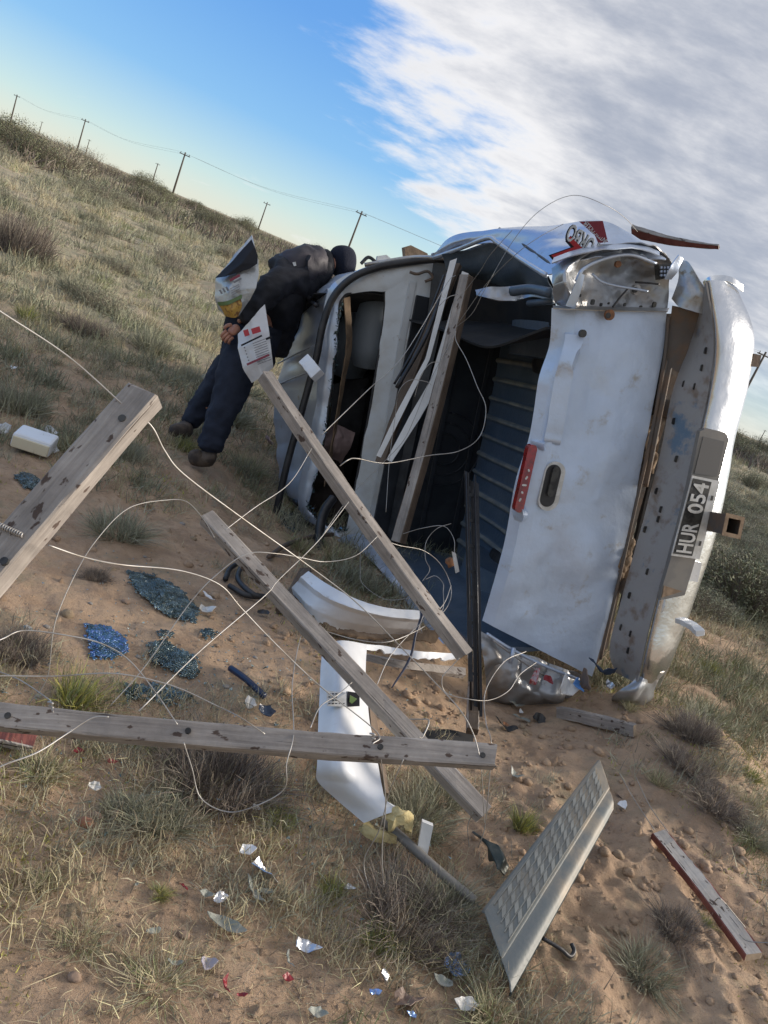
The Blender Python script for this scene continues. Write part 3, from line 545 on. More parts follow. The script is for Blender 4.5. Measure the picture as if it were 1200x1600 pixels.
def pq(u, v, off=0.0): # u: along reading direction 0..1, v: from baseline side (right) 0 to top side (left) 1
    a = PC[2] * (1 - u) + PC[1] * u; b = PC[3] * (1 - u) + PC[0] * u; return a * (1 - v) + b * v - FH * off
prism('plate_field', [pq(.03, .30, .003), pq(.97, .30, .003), pq(.97, .96, .003), pq(.03, .96, .003)], None, FH * .002, M_plb, npl)
text_on('plate_lettering', 'HUR', pq(.06, .36, .0045), pq(.06, .90, .0045), pq(.44, .36, .0045), M_ply, npl, .002, bold=0.02)
text_on('plate_lettering', '054', pq(.56, .36, .0045), pq(.56, .90, .0045), pq(.94, .36, .0045), M_ply, npl, .002, bold=0.02)
for u in (.2, .78): prism('plate_slot', [pq(u - .03, .10, .003), pq(u + .03, .10, .003), pq(u + .03, .17, .003), pq(u - .03, .17, .003)], None, FH * .002, M_plb, npl)
prism('plate_lamp', [q(1080, 876, -.22), q(1097, 880, -.22), q(1090, 910, -.22), q(1070, 905, -.22)], None, FH * .03, M_white, TR)
# square tube of the tow hitch
hx = unit(q(1160, 812, -.40) - q(1134, 806, -.40)); hy = unit(q(1128, 836, -.40) - q(1134, 806, -.40)); s_ = np.linalg.norm(q(1160, 812, -.4) - q(1134, 806, -.4)) / 2
hc = q(1145, 822, -.40); hb = q(1108, 815, -.20)
def ring4(c, a): return [c + hx * a + hy * a, c - hx * a + hy * a, c - hx * a - hy * a, c + hx * a - hy * a]
V = ring4(hb, s_) + ring4(hc, s_) + ring4(hc, s_ * .72) + ring4(hb, s_ * .72)
F = [(i, (i + 1) % 4, 4 + (i + 1) % 4, 4 + i) for i in range(4)] + [(4 + i, 4 + (i + 1) % 4, 8 + (i + 1) % 4, 8 + i) for i in range(4)] + [(8 + i, 8 + (i + 1) % 4, 12 + (i + 1) % 4, 12 + i) for i in range(4)]
th_ = part('tow_hitch', V, F, M_rust, TR); th_['label'] = 'square steel tube of the tow hitch'
V = ring4(hc - unit(hc - hb) * .0, s_ * 1.12) + ring4(hc + unit(hc - hb) * .006, s_ * 1.12) + ring4(hc + unit(hc - hb) * .006, s_ * .72) + ring4(hc, s_ * .72)
F = [(4 * a + i, 4 * a + (i + 1) % 4, 4 * ((a + 1) % 4) + (i + 1) % 4, 4 * ((a + 1) % 4) + i) for a in range(4) for i in range(4)]
part('hitch_collar', V, F, M_trim, th_)
# body underside: chassis rails, axle, wheels (mostly hidden behind the bumper)
for r0 in (0.30, 1.05): tbox('chassis_rail', -.02, 3.6, r0, r0 + .07, -.20, -.09, M_rust, TR, 0.006)
tbox('floor_pan', .06, 3.9, .06, 1.36, -.06, -.03, M_dark, TR)
def wheel(f, r):
    c = T(f, r, -.22)
    V = []; n = 36; prof = [(.17, -.09), (.27, -.10), (.315, -.085), (.33, -.05), (.33, .05), (.315, .085), (.27, .10), (.17, .09)]
    for k in range(n):
        a = 2 * math.pi * k / n
        for (rad_, w) in prof: V.append(c + (FH * math.cos(a) + UH * math.sin(a)) * rad_ + RH * w)
    m_ = len(prof); F = [(k * m_ + j, ((k + 1) % n) * m_ + j, ((k + 1) % n) * m_ + (j + 1) % m_, k * m_ + (j + 1) % m_) for k in range(n) for j in range(m_)]
    w_ = part('wheel', V, F, M_black, TR, True)
    V = []; 
    for k in range(n):
        a = 2 * math.pi * k / n
        for (rad_, w) in ((.172, -.08), (.16, .03), (.05, .05), (.172, .08)): V.append(c + (FH * math.cos(a) + UH * math.sin(a)) * rad_ + RH * w)
    part('rim', V, [(k * 4 + j, ((k + 1) % n) * 4 + j, ((k + 1) % n) * 4 + (j + 1) % 4, k * 4 + (j + 1) % 4) for k in range(n) for j in range(4)], M_steel, w_, True)
for f in (.85, 3.55):
    tube('axle', [T(f, .1, -.22), T(f, 1.3, -.22)], .04, M_rust, TR)
    for r in (.12, 1.22): wheel(f, r)
# ---- cab
ou_l = [(690, 404, 1.52), (630, 412, 1.56), (570, 424, 1.62), (522, 446, 1.66), (506, 500, 1.68), (502, 560, 1.68), (497, 625, 1.68), (484, 700, 1.68), (470, 770, 1.68), (482, 812, 1.66), (528, 848, 1.55), (575, 862, 1.52), (603, 853, 1.51), (617, 780, 1.51), (638, 660, 1.51), (662, 520, 1.51), (678, 450, 1.51)]
in_l = [(602, 455, 1.56), (585, 454, 1.57), (560, 456, 1.60), (536, 464, 1.63), (528, 500, 1.64), (523, 560, 1.64), (513, 640, 1.64), (500, 715, 1.64), (481, 785, 1.64), (487, 802, 1.63), (512, 822, 1.57), (530, 830, 1.56), (541, 826, 1.56), (549, 790, 1.56), (564, 715, 1.56), (583, 610, 1.56), (600, 500, 1.56)]
def ring_patch(name, A, B, fn, m, parent, nmid=6, n=160, amp=.004, thick=.02, bulge=None, mats=None, sel=None):
    A3 = np.array([fn(*p) for p in A + [A[0]]]); B3 = np.array([fn(*p) for p in B + [B[0]]])
    a = cr_spline(A3, n + 1)[:-1]; b = cr_spline(B3, n + 1)[:-1]; V = []
    for k in range(nmid):
        s = k / (nmid - 1); w = a * (1 - s) + b * s
        if bulge: w = w - FH * bulge * math.sin(math.pi * s)
        w = w - FH[None] * (amp * fbm(w[:, 0] * 9, w[:, 2] * 9, 3, 3))[:, None] * (1 if 0 < k < nmid - 1 else .3)
        V.append(w)
    o = part(name, np.concatenate(V), grid_faces(nmid, n, True), m, parent, True); solid(o, thick, 1); return o
crp = ring_patch('cab_rear_panel', ou_l, in_l, q, M_inwhite, TR, 9, 200, .012, .02, .012)
crp.data.materials.append(M_silver); crp.data.polygons.foreach_set('material_index', [1 if 34 <= (k % 200) < 122 else 0 for k in range(8 * 200)]); crp['label'] = 'pale rear wall of the cab around the broken window'
# window rubber and crust of broken glass along its edges
inw = [q(a, b, c - .012) for a, b, c in in_l]
tube('window_seal', inw + [inw[0]], 0.009, M_black, TR, 8, 180)
gp = []; GF = []; 
for k in range(170):
    i = rng.integers(3, 12); s = rng.random(); a = np.array(in_l[i]); b = np.array(in_l[(i + 1) % len(in_l)]); p = a + (b - a) * s; c = q(p[0] + rng.normal(0, 1.6), p[1] + rng.normal(0, 2), p[2] - .02)
    b0 = len(gp); gp += [c + rng.normal(0, .008, 3) for _ in range(4)]; GF += [(b0, b0 + 1, b0 + 2), (b0, b0 + 2, b0 + 3), (b0, b0 + 3, b0 + 1), (b0 + 1, b0 + 3, b0 + 2)]
tag(part('glass_crumbs', gp, GF, M_glass, TR), kind='stuff')
patch('torn_headliner', [[(537, 466, 1.66), (541, 540, 1.68), (533, 600, 1.68), (520, 680, 1.68), (506, 760, 1.68)], [(546, 463, 1.70), (549, 540, 1.73), (538, 600, 1.72), (524, 680, 1.72), (510, 755, 1.71)]], q, M_trim, TR, 50, 8, 0.006, 0.008, 14, 8)
# roof skin, crushed
rear = [(590, 420, 1.60), (540, 432, 1.64), (508, 458, 1.67), (504, 500, 1.68), (501, 560, 1.68), (496, 625, 1.68), (483, 700, 1.68), (468, 770, 1.68), (480, 812, 1.66), (530, 850, 1.56)]
mid = [(578, 414, 2.0), (522, 428, 2.0), (484, 470, 1.98), (478, 515, 1.95), (473, 575, 1.95), (468, 640, 1.95), (462, 710, 1.93), (450, 765, 1.93), (462, 805, 1.93), (515, 850, 1.9)]
frn = [(572, 412, 2.4), (510, 440, 2.4), (470, 482, 2.4), (446, 530, 2.4), (434, 590, 2.35), (427, 640, 2.35), (428, 710, 2.3), (436, 765, 2.3), (454, 808, 2.3), (510, 850, 2.2)]
far = [(585, 418, 2.7), (530, 450, 2.7), (500, 495, 2.7), (475, 540, 2.7), (455, 590, 2.65), (440, 640, 2.6), (436, 700, 2.6), (440, 755, 2.6), (458, 800, 2.6), (510, 850, 2.4)]
rf = patch('roof', [rear, mid, frn, far], q, M_silver, TR, 160, 80, 0.004, 0.016, 7, 25, fold=1.6, off=1); rf['label'] = 'crushed silver roof skin'
for (y0, y1) in ((0.40, 0.41), (0.47, 0.48)):
    a = cr_spline(np.array([q(*p) for p in rear]), 100)[int(y0 * 100)]; b = cr_spline(np.array([q(*p) for p in frn]), 100)[int(y0 * 100)]
    tube('roof_swage', [a - FH * 0 + UH * .012, (a + b) / 2 + UH * .018, b + UH * .012], 0.005, M_silver, rf, 6)
# dark corner seam low on the roof
tube('gutter_seam', [q(440, 762, 2.25) + UH * .02, q(455, 776, 2.0) + UH * .02, q(472, 788, 1.72) + UH * .02], 0.016, M_black, TR); tube('gutter_seam', [q(474, 463, 2.2) + UH * .01, q(486, 466, 2.0) + UH * .02, q(500, 478, 1.72) + UH * .02], 0.014, M_black, TR)
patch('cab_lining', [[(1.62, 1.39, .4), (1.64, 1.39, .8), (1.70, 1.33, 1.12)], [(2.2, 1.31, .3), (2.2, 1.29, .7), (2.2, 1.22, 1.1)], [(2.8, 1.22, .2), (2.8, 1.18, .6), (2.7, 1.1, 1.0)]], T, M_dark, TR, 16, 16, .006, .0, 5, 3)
# cab box: top side, lower side, front, interior
patch('upper_cab_side', [[(1.60, 1.42, .55), (1.62, 1.42, .8), (1.68, 1.36, 1.05)], [(2.2, 1.34, .4), (2.2, 1.32, .75), (2.2, 1.26, 1.05)], [(2.9, 1.20, .3), (2.9, 1.16, .6), (2.75, 1.05, .9)]], T, M_silver, TR, 24, 24, .02, .02, 5, 3)
patch('upper_door', [[(1.52, 1.30, .0), (1.52, 1.33, .3), (1.52, 1.34, .55)], [(2.2, 1.22, .0), (2.2, 1.2, .25), (2.2, 1.19, .42)], [(2.9, 1.25, .0), (2.9, 1.22, .2), (2.9, 1.2, .32)]], T, M_silver, TR, 24, 24, .03, .02, 5, 4)
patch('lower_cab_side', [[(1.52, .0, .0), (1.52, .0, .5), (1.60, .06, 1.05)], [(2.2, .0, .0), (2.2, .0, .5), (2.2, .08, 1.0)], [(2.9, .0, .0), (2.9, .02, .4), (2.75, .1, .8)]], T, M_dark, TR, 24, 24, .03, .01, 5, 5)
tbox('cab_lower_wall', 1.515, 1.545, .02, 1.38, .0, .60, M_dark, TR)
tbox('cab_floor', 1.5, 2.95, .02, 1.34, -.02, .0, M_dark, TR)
patch('cab_dark_backing', [[(2.85, .03, .0), (2.8, .03, .5), (2.6, .08, .95)], [(2.85, 1.2, .0), (2.8, 1.18, .5), (2.6, 1.05, .95)]], T, M_dark, TR, 12, 12, .02, .01, 4, 4)  # added near-black sheet closing the windscreen end to darken the cab
patch('hood', [[(2.9, 1.28, .0), (2.95, 1.25, .3), (2.95, .7, .42), (2.95, .1, .3), (2.9, .05, .0)], [(3.5, 1.3, .0), (3.5, 1.2, .25), (3.5, .7, .35), (3.5, .15, .25), (3.5, .05, .0)], [(4.05, 1.2, -.05), (4.05, 1.15, .15), (4.05, .7, .22), (4.05, .2, .15), (4.05, .1, -.05)]], T, M_silver, TR, 40, 30, .01, .03, 4, 41, fold=1)
tbox('grille', 4.0, 4.06, .12, 1.2, -.2, .16, M_black, TR, 0.01)
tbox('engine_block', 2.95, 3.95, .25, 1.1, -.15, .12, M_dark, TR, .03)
def seat(cx, cy, w, hgt, f, m_):
    rws = []
    for k, y in enumerate(np.linspace(-hgt / 2, hgt / 2, 7)):
        e = (1 - abs(y / (hgt / 2)) ** 4) ** .5 if abs(y) < hgt / 2 else .15
        rws.append([(cx - y * .2 + x * w / 2 * (0.35 + .65 * e), cy + y, f - .07 * (1 - x * x) * (0.3 + .7 * e)) for x in (-1, -.6, 0, .6, 1)])
    return patch('headrest', rws, q, m_, TR, 18, 26, .08, 0.003, 8, 3, off=-1)
seat(586, 518, 30, 94, 1.90, M_seat); seat(553, 540, 24, 80, 2.2, M_seat); seat(562, 640, 40, 90, 2.3, M_black)
patch('seat_back', [[(520, 600, 2.2), (575, 590, 2.2)], [(512, 680, 2.15), (560, 680, 2.15)], [(500, 740, 2.2), (545, 750, 2.2)]], q, M_black, TR, 20, 20, .06, .01, 5, 2)
cl = patch('cloth', [[(508, 670, 1.78), (530, 664, 1.76), (556, 676, 1.78)], [(504, 690, 1.72), (528, 684, 1.70), (550, 694, 1.75)], [(508, 708, 1.76), (525, 706, 1.72), (538, 716, 1.78)], [(520, 720, 1.8), (528, 722, 1.8), (533, 726, 1.82)]], q, M_pink, None, 40, 40, .01, .012, 14, 6, fold=1)
tag(cl, 'dusty pink cloth bunched inside the broken rear cab window', 'cloth')
patch('inner_trim', [[(490, 700, 1.9), (515, 700, 1.85)], [(478, 760, 1.85), (540, 740, 1.85)], [(488, 800, 1.8), (535, 815, 1.8)]], q, mat('dark_brown_trim', (0.03, 0.022, 0.018), 0.8), TR, 30, 30, .02, .04, 12, 8, fold=1)
patch('panel_swage', [[(640, 440, 1.50), (618, 560, 1.495), (596, 700, 1.495), (575, 820, 1.50)], [(650, 441, 1.50), (628, 560, 1.495), (606, 700, 1.495), (585, 822, 1.50)]], q, M_inwhite, TR, 50, 5, .012, .002, 8, 3)
tube('cab_bracket', [q(640, 425, 1.46), q(652, 428, 1.45), q(668, 424, 1.45), q(676, 434, 1.45), q(664, 440, 1.46)], .008, M_rust, TR)
patch('gap_seal', [[(678, 410, 1.46), (665, 520, 1.45), (640, 660, 1.45), (604, 850, 1.45)], [(700, 412, 1.40), (688, 520, 1.40), (655, 660, 1.40), (616, 852, 1.40)]], q, M_black, TR, 40, 6, .02, .006, 8, 4)
strap = tube('door_seal', [q(706, 403, 1.40), q(650, 408, 1.50), q(590, 418, 1.54), q(548, 436, 1.56), q(520, 466, 1.58), q(504, 510, 1.58), q(495, 556, 1.58), q(484, 596, 1.60), q(468, 655, 1.60), q(450, 720, 1.60), q(436, 780, 1.60), q(429, 815, 1.60)], .020, M_black, TR, 10, 90)
tube('hanging_hose', [q(521, 778, 1.3), q(508, 797, 1.25), q(500, 825, 1.2), q(496, 895, 1.1)], .026, M_black, TR, 10, 40, taper=(.9, 1, 1, .9))
tube('top_rail', [q(700, 404, 1.38), q(650, 402, 1.5), q(600, 409, 1.56), q(570, 414, 1.6)], .012, M_crump, TR)
# brown bracket and junk above the cab
prism('bent_bracket', [q(632, 386, 1.7), q(642, 383, 1.7), q(668, 396, 1.7), q(670, 404, 1.7), q(634, 404, 1.7)], None, FH * .06, M_trim, TR)
prism('bent_bracket', [q(590, 400, 1.8), q(604, 398, 1.8), q(618, 410, 1.8), q(588, 412, 1.8)], None, FH * .03, M_white, TR)
tube('bent_bracket', [q(564, 412, 1.8), q(576, 402, 1.8), q(590, 412, 1.8)], .010, M_black, TR)
stadium('mount_block', 1168, 562, -.12, 8, 6, M_rust, TR, .05, .8)
# sticker on the side panel
def sq(px, py, f): return q(px, py, f) - UH * 0 
dec_f = lambda x: np.interp(x, [860, 900, 940, 975], [.30, .18, .07, .02])
def D(px, py): return q(px, py, float(dec_f(px)) - 0.022)
prism('sticker_band', [D(905, 346), D(942, 345), D(950, 378), D(935, 380), D(930, 368), D(912, 352)], None, FH * .002, M_inkr, side_panel)
text_on('sticker_lettering', 'INTERCOOLER', D(949, 375) - FH * .003, D(942, 378) - FH * .003, D(915, 345) - FH * .003, M_ply, side_panel, .001)
text_on('sticker_lettering', 'TURBO', D(941, 383) - FH * .003, D(917, 393) - FH * .003, D(892, 347) - FH * .003, M_ink, side_panel, .001, bold=.05)
text_on('sticker_lettering', 'TURBO', D(940, 382) - FH * .006, D(918, 391) - FH * .006, D(893, 348) - FH * .006, M_ply, side_panel, .001, bold=.012)
text_on('sticker_lettering', 'Z', D(911, 390) - FH * .003, D(872, 394) - FH * .003, D(882, 358) - FH * .003, M_ink, side_panel, .001, bold=.06, shear=.4)
text_on('sticker_lettering', 'Z', D(909, 388) - FH * .006, D(874, 391) - FH * .006, D(882, 361) - FH * .006, M_inkred, side_panel, .001, bold=.02, shear=.4)

# ------------------------------------------------------------------ timber
def post(name, p0, p1, w, h, side, m_side, m_top, label, group=None, jag=.010, twist=0.0, m_end=None, taper=1.0, holes=()):
    """timber from p0 to p1 (world). w: width of the face that 'side' (a world direction) looks out of, h: the other width"""
    p0, p1 = np.asarray(p0), np.asarray(p1); ln = np.linalg.norm(p1 - p0); X = (p1 - p0) / ln
    Z = np.asarray(side, float); Z = unit(Z - X * (Z @ X)); Y = np.cross(Z, X); n = 26
    V = []; r_ = np.random.default_rng(int(abs(p0[0] * 1000 + p1[1] * 77)) + 3)
    ec = [(-1, -1), (-.86, -1), (.86, -1), (1, -1), (1, -.86), (1, .86), (1, 1), (.86, 1), (-.86, 1), (-1, 1), (-1, .86), (-1, -.86)]
    ec = [(a, b) for a, b in ec if not (abs(a) == 1 and abs(b) == 1)]
    bow = r_.normal(0, .007, 2)
    for i in range(n + 1):
        t = i / n; s = (1 + (taper - 1) * t); dy = bow[0] * math.sin(math.pi * t) ; dz = bow[1] * math.sin(math.pi * t)
        for k, (a, b) in enumerate(ec):
            x = t * ln
            if i == 0: x += r_.uniform(0, .004) + jag * r_.uniform(0, 1)
            if i == n: x -= r_.uniform(0, .004)
            nz = .0007 * math.sin(i * .6 + k * 2.1) + r_.normal(0, .0004)
            V.append((x, b * (h / 2) * s + dy + nz * b, a * (w / 2) * s * (0 if False else 1) + dz + nz * a))
    # here local y carries h, local z carries w ; swap so that +z is the 'side' face normal
    V = [(x, z, y) for x, y, z in V]
    m_ = len(ec); F = []; fm = []
    for i in range(n):
        for k in range(m_):
            F.append((i * m_ + k, i * m_ + (k + 1) % m_, (i + 1) * m_ + (k + 1) % m_, (i + 1) * m_ + k))
            a0, b0 = ec[k]; a1, b1 = ec[(k + 1) % m_]; fm.append(0 if abs(b0) == 1 and abs(b1) == 1 else 1)
    F.append(tuple(range(m_))[::-1]); fm.append(2); F.append(tuple(n * m_ + k for k in range(m_))); fm.append(2)
    me = bpy.data.meshes.new(name); me.from_pydata(V, [], F); me.update()
    for mm in (m_side, m_top, m_end or m_top): me.materials.append(mm)
    me.polygons.foreach_set('material_index', fm)
    o = bpy.data.objects.new(name, me); COL.objects.link(o)
    o.matrix_world = Matrix(((X[0], Y[0], Z[0], p0[0]), (X[1], Y[1], Z[1], p0[1]), (X[2], Y[2], Z[2], p0[2]), (0, 0, 0, 1)))
    tag(o, label, 'fence dropper' if name == 'fence_dropper' else 'plank', group)
    for hx_ in holes:                                            # drilled wire holes
        vs = []; r0 = .0065
        for k in range(10): vs.append((hx_ * ln + r0 * math.cos(k * .628), r0 * math.sin(k * .628) + (.1 * w), h / 2 + .0015))
        mh = bpy.data.meshes.new('wire_hole'); mh.from_pydata(vs + [(a, b, c - .006) for a, b, c in vs], [], [tuple(range(10))] + [(i, (i + 1) % 10, 10 + (i + 1) % 10, 10 + i) for i in range(10)]); mh.materials.append(M_plb)
        oh = bpy.data.objects.new('wire_hole', mh); COL.objects.link(oh); oh.parent = o
    return o
def camdir(x, y, z): return XC * x + YC * y - DV * z      # z toward viewer
def sd(p0, p1, theta):
    p0, p1 = np.asarray(p0), np.asarray(p1); X = unit(p1 - p0); c = unit(CAM - (p0 + p1) / 2); c = unit(c - X * (c @ X)); t = rad(theta); return c * math.cos(t) + np.cross(X, c) * math.sin(t)
GD = 'fence droppers torn loose with the wire'
PL0 = dp(232, 612, 1.36); PL1 = dp(-95, 1010, 1.16); PLe = PL0 + unit(PL1 - PL0) * 1.25
post('fence_dropper', PL0, PLe, .058, .040, sd(PL0, PLe, 32), M_wgrey, M_wtan, 'thick grey fence dropper slanting in at the left with two wires through it', GD, holes=(.058, .29))
post('fence_dropper', dp(412, 585, 2.75), dp(727, 1025, 2.5), .044, .042, sd(dp(412, 585, 2.75), dp(727, 1025, 2.5), 42), M_wgrey, M_wtan, 'pale fence dropper leaning across the cab of the wreck', GD, m_end=M_wcut)
post('fence_dropper', dp(320, 806, 2.45), dp(757, 1274, 2.05), .046, .040, sd(dp(320, 806, 2.45), dp(757, 1274, 2.05), -32), M_wtan, M_wgrey, 'sloping fence dropper lying across the white moulded panel', GD)
post('fence_dropper', dp(775, 1183, 1.78), dp(-120, 1108, 1.62), .050, .036, sd(dp(775, 1183, 1.78), dp(-120, 1108, 1.62), 20), M_wgrey, M_wtan, 'level grey fence dropper nearest the camera crossing the picture', GD, holes=(.03, .22, .56, .86))
post('fence_dropper', dp(730, 430, 3.55), dp(622, 848, 3.45), .05, .050, sd(dp(730, 430, 3.55), dp(622, 848, 3.45), 32), M_wgrey, M_wbrown, 'upright brown fence dropper leaning against the open truck bed', GD, m_end=M_wcut)
# white channel strips with a brown wooden core
def strip(name, a0, a1, b0, b1, m_, label, cat, th=.012):
    # long flat plank: a0,a1 ends of one edge ; b0,b1 ends of other edge ; (px,py,depth)
    P = [dp(*a0), dp(*a1), dp(*b1), dp(*b0)]; nn = unit(np.cross(P[1] - P[0], P[3] - P[0])); 
    o = prism(name, P, None, nn * th, m_); return tag(o, label, cat)
tag(patch('white_trim_strip', [[(703, 408, 3.75), (665, 560, 3.7), (622, 640, 3.65), (588, 712, 3.65)], [(714, 404, 3.75), (672, 560, 3.7), (630, 645, 3.65), (595, 715, 3.65)]], dp, M_white, None, 60, 5, .008, .002, 20, 3, cubic=False), 'narrow white metal strip beside the brown board at the cab', 'trim strip')
tag(patch('white_trim_strip', [[(722, 424, 3.7), (672, 595, 3.65), (640, 650, 3.63), (604, 718, 3.6)], [(732, 428, 3.7), (688, 598, 3.65), (656, 654, 3.63), (612, 722, 3.6)]], dp, M_white, None, 60, 5, .008, .003, 20, 5, cubic=False), 'white metal strip with yellow stains between board and brown dropper', 'trim strip')
post('wooden_board', dp(714, 412, 3.85), dp(595, 724, 3.75), .05, .03, camdir(-.6, 0, 1), M_wbrown, M_wbrown, 'long brown board wedged between two white strips beside the cab')
tag(tube('seal_strip', [dp(702, 425, 3.8), dp(668, 520, 3.75), dp(620, 606, 3.72)], .010, M_black), 'dark rubber strip hanging beside the narrow white strip', 'seal strip')
tag(tube('seal_strip', [dp(694, 430, 3.8), dp(655, 530, 3.78), dp(616, 600, 3.75)], .006, M_black), 'thin dark rubber cord next to the hanging strip', 'seal strip')
# black painted slatted rails standing in front of the bed
bs = empty('black_slat_rail', dp(740, 1115, 2.75), 'narrow black painted metal rails standing upright before the truck bed', 'metal rail')
for (x0, x1, y0, y1, e) in ((726, 733, 735, 1065, .0), (735, 741, 750, 1120, .006), (743, 748, 752, 1120, .0)):
    a = dp(x0, y0, 2.95); b = dp(x0 + 6, y1, 2.75 + e); a2 = dp(x1, y0 + 4, 2.95); b2 = dp(x1 + 6, y1, 2.75 + e)
    o = prism('rail', [a, a2, b2, b], None, DV * .012, M_blackmetal, bs)
    o2 = o
tube('rail', [dp(729, 738, 2.93), dp(736, 1110, 2.74)], .004, M_blackmetal, bs, 6, 3); tube('rail', [dp(742, 742, 2.93), dp(749, 1110, 2.74)], .004, M_blackmetal, bs, 6, 3)
for k in range(9): y = 770 + k * 40; prism('rung', [dp(727 + k * .7, y, 2.93 - k * .02), dp(748 + k * .7, y + 2, 2.93 - k * .02), dp(748 + k * .7, y + 7, 2.93 - k * .02), dp(727 + k * .7, y + 5, 2.93 - k * .02)], None, DV * .01, M_blackmetal, bs)
post('fence_dropper', dp(741, 1060, 2.9), dp(738, 1144, 2.72), .04, .035, camdir(0, .1, 1), M_wbrown, M_wgrey, 'short dark timber stub under the black rails', GD, m_end=M_wbrown)
post('wooden_plank', g(870, 1112, .02), g(993, 1142, .03), .045, .03, sd(g(870, 1112), g(993, 1142), 20), M_wtan, M_wgrey, 'weathered plank half buried behind the torn corner of the truck', m_end=M_wcut)
post('wooden_plank', dp(985, 360, 3.9), dp(1124, 386, 3.6), .055, .03, sd(dp(985, 360, 3.9), dp(1124, 386, 3.6), 35), M_redp, M_wgrey, 'splintered red painted plank sticking out above the truck', jag=.03, taper=.35)
o = post('wooden_plank', g(1026, 1300, .03), g(1178, 1496, .04), .052, .022, sd(g(1026, 1300, .03), g(1178, 1496, .04), -40), wood('worn_white_wood', (0.40, 0.36, 0.31), (0.60, 0.55, 0.48)), M_redp, 'plank with a worn white face and red edge on the sand bank', m_end=M_wcut)
post('wooden_plank', g(-60, 1138, .02), g(55, 1160, .03), .05, .02, camdir(0, .9, .5), M_redp, M_wgrey, 'broken red painted board at the left edge of the picture', jag=.02)
post('wooden_plank', g(440, 955, .02), g(478, 890, .03), .05, .02, camdir(0, .9, .5), M_wbrown, M_wbrown, 'small dark board on the sand behind the curved white panel')
post('wooden_plank', dp(1060, 968, 3.1), dp(1095, 990, 2.95), .035, .02, camdir(0, .8, .5), M_white, M_white, 'short white batten behind the lower end of the bumper')
post('wooden_plank', g(1072, 1500, .004), g(1072, 1502, .004), .0, .0, camdir(0, .9, .5), M_wbrown, M_wbrown, 'x') if False else None
post('foam_block', dp(476, 562, 3.85), dp(497, 588, 3.8), .06, .05, camdir(-.3, .2, 1), M_panel, M_panel, 'small white block caught on the rubber seal of the cab')['category'] = 'foam block'

# ------------------------------------------------------------------ moulded panels, foam, tray and other large debris
def G2(px, py, lift): return g(px, py, lift)
tag(patch('curved_white_panel', [[(482, 893, .17), (515, 915, .19), (560, 938, .21), (605, 950, .23), (655, 955, .26)], [(470, 902, .15), (506, 930, .17), (552, 950, .19), (604, 963, .21), (656, 968, .24)], [(466, 908, .12), (502, 936, .14), (550, 956, .16), (604, 967, .18), (656, 972, .21)], [(456, 918, .07), (488, 950, .09), (545, 972, .11), (604, 980, .13), (658, 984, .16)], [(458, 928, .04), (494, 968, .05), (545, 984, .06), (602, 990, .08), (660, 988, .12)]], G2, M_panel, None, 110, 50, .006, .004, 16, 4, cubic='u', fold=.5, tear=.03), 'curved white moulded panel with torn lower edge behind the sloping dropper', 'moulded panel')
tag(patch('torn_board', [[(500, 958, .05), (560, 975, .06), (620, 984, .08), (690, 985, .1)], [(510, 985, .03), (560, 995, .04), (620, 1000, .05), (680, 1004, .06)]], G2, M_trim, None, 60, 10, .008, .006, 15, 3, tear=.02), 'torn brown fibreboard under the curved white panel', 'board')
wp = patch('tall_white_panel', [[(505, 1008, .16), (535, 1003, .18), (572, 1008, .17)], [(502, 1050, .15), (535, 1050, .19), (570, 1062, .16)], [(499, 1120, .13), (535, 1120, .18), (575, 1125, .14)], [(498, 1190, .10), (535, 1190, .16), (588, 1190, .12)], [(498, 1218, .06), (545, 1225, .12), (596, 1232, .12)], [(530, 1250, .05), (572, 1255, .1), (605, 1252, .12)], [(570, 1285, .05), (605, 1272, .1), (640, 1272, .10)]], G2, M_panel, None, 40, 110, .010, .003, 14, 9)
tag(wp, 'tall bent white panel with a printed label standing in the sand', 'moulded panel')
lb = g(512, 1075, .205); 
def LP(px, py, l=.208): return g(px, py, l)
prism('label_sticker', [LP(510, 1079, .185), LP(541, 1082, .20), LP(541, 1104, .195), LP(511, 1103, .185)], None, -DV * .002, M_ply, wp)
for k in range(5):
    for j in range(4): prism('print_mark', [LP(513 + 5.5 * k, 1083 + 5 * j, .195), LP(516.5 + 5.5 * k, 1083 + 5 * j, .195), LP(516.5 + 5.5 * k, 1084.4 + 5 * j, .195), LP(513 + 5.5 * k, 1084.4 + 5 * j, .195)], None, -DV * .004, M_ink, wp)
prism('label_sticker', [LP(543, 1080, .19), LP(562, 1083, .19), LP(562, 1103, .19), LP(543, 1104, .19)], None, -DV * .003, M_ink, wp)
prism('print_mark', [LP(547, 1086, .195), LP(558, 1092, .195), LP(550, 1099, .195), LP(546, 1096, .195)], None, -DV * .004, M_inkgreen, wp)
tag(patch('panel_edge_strip', [[(540, 1004, .18), (600, 1010, .16), (660, 1018, .18), (725, 1022, .2)], [(545, 1012, .16), (600, 1018, .15), (660, 1030, .16), (715, 1030, .18)]], G2, M_panel, None, 60, 6, .006, .006, 30, 6, tear=.02), 'ragged white strip running from the tall panel to the wreck', 'panel strip')
tag(patch('dark_edge_rail', [[(572, 1022, .10), (640, 1034, .12), (725, 1046, .14)], [(572, 1032, .08), (640, 1046, .10), (725, 1058, .12)]], G2, M_wgrey, None, 60, 6, .02, .004, 30, 6), 'grey splintered batten behind the tall white panel', 'batten')
tag(patch('panel_lining', [[(574, 1095, .10), (580, 1150, .08), (592, 1200, .08), (600, 1240, .08)], [(582, 1098, .04), (590, 1150, .02), (600, 1200, .02), (606, 1240, .03)]], G2, M_wbrown, None, 40, 8, .01, .004, 20, 2), 'dark edge lining along the tall white panel', 'lining')
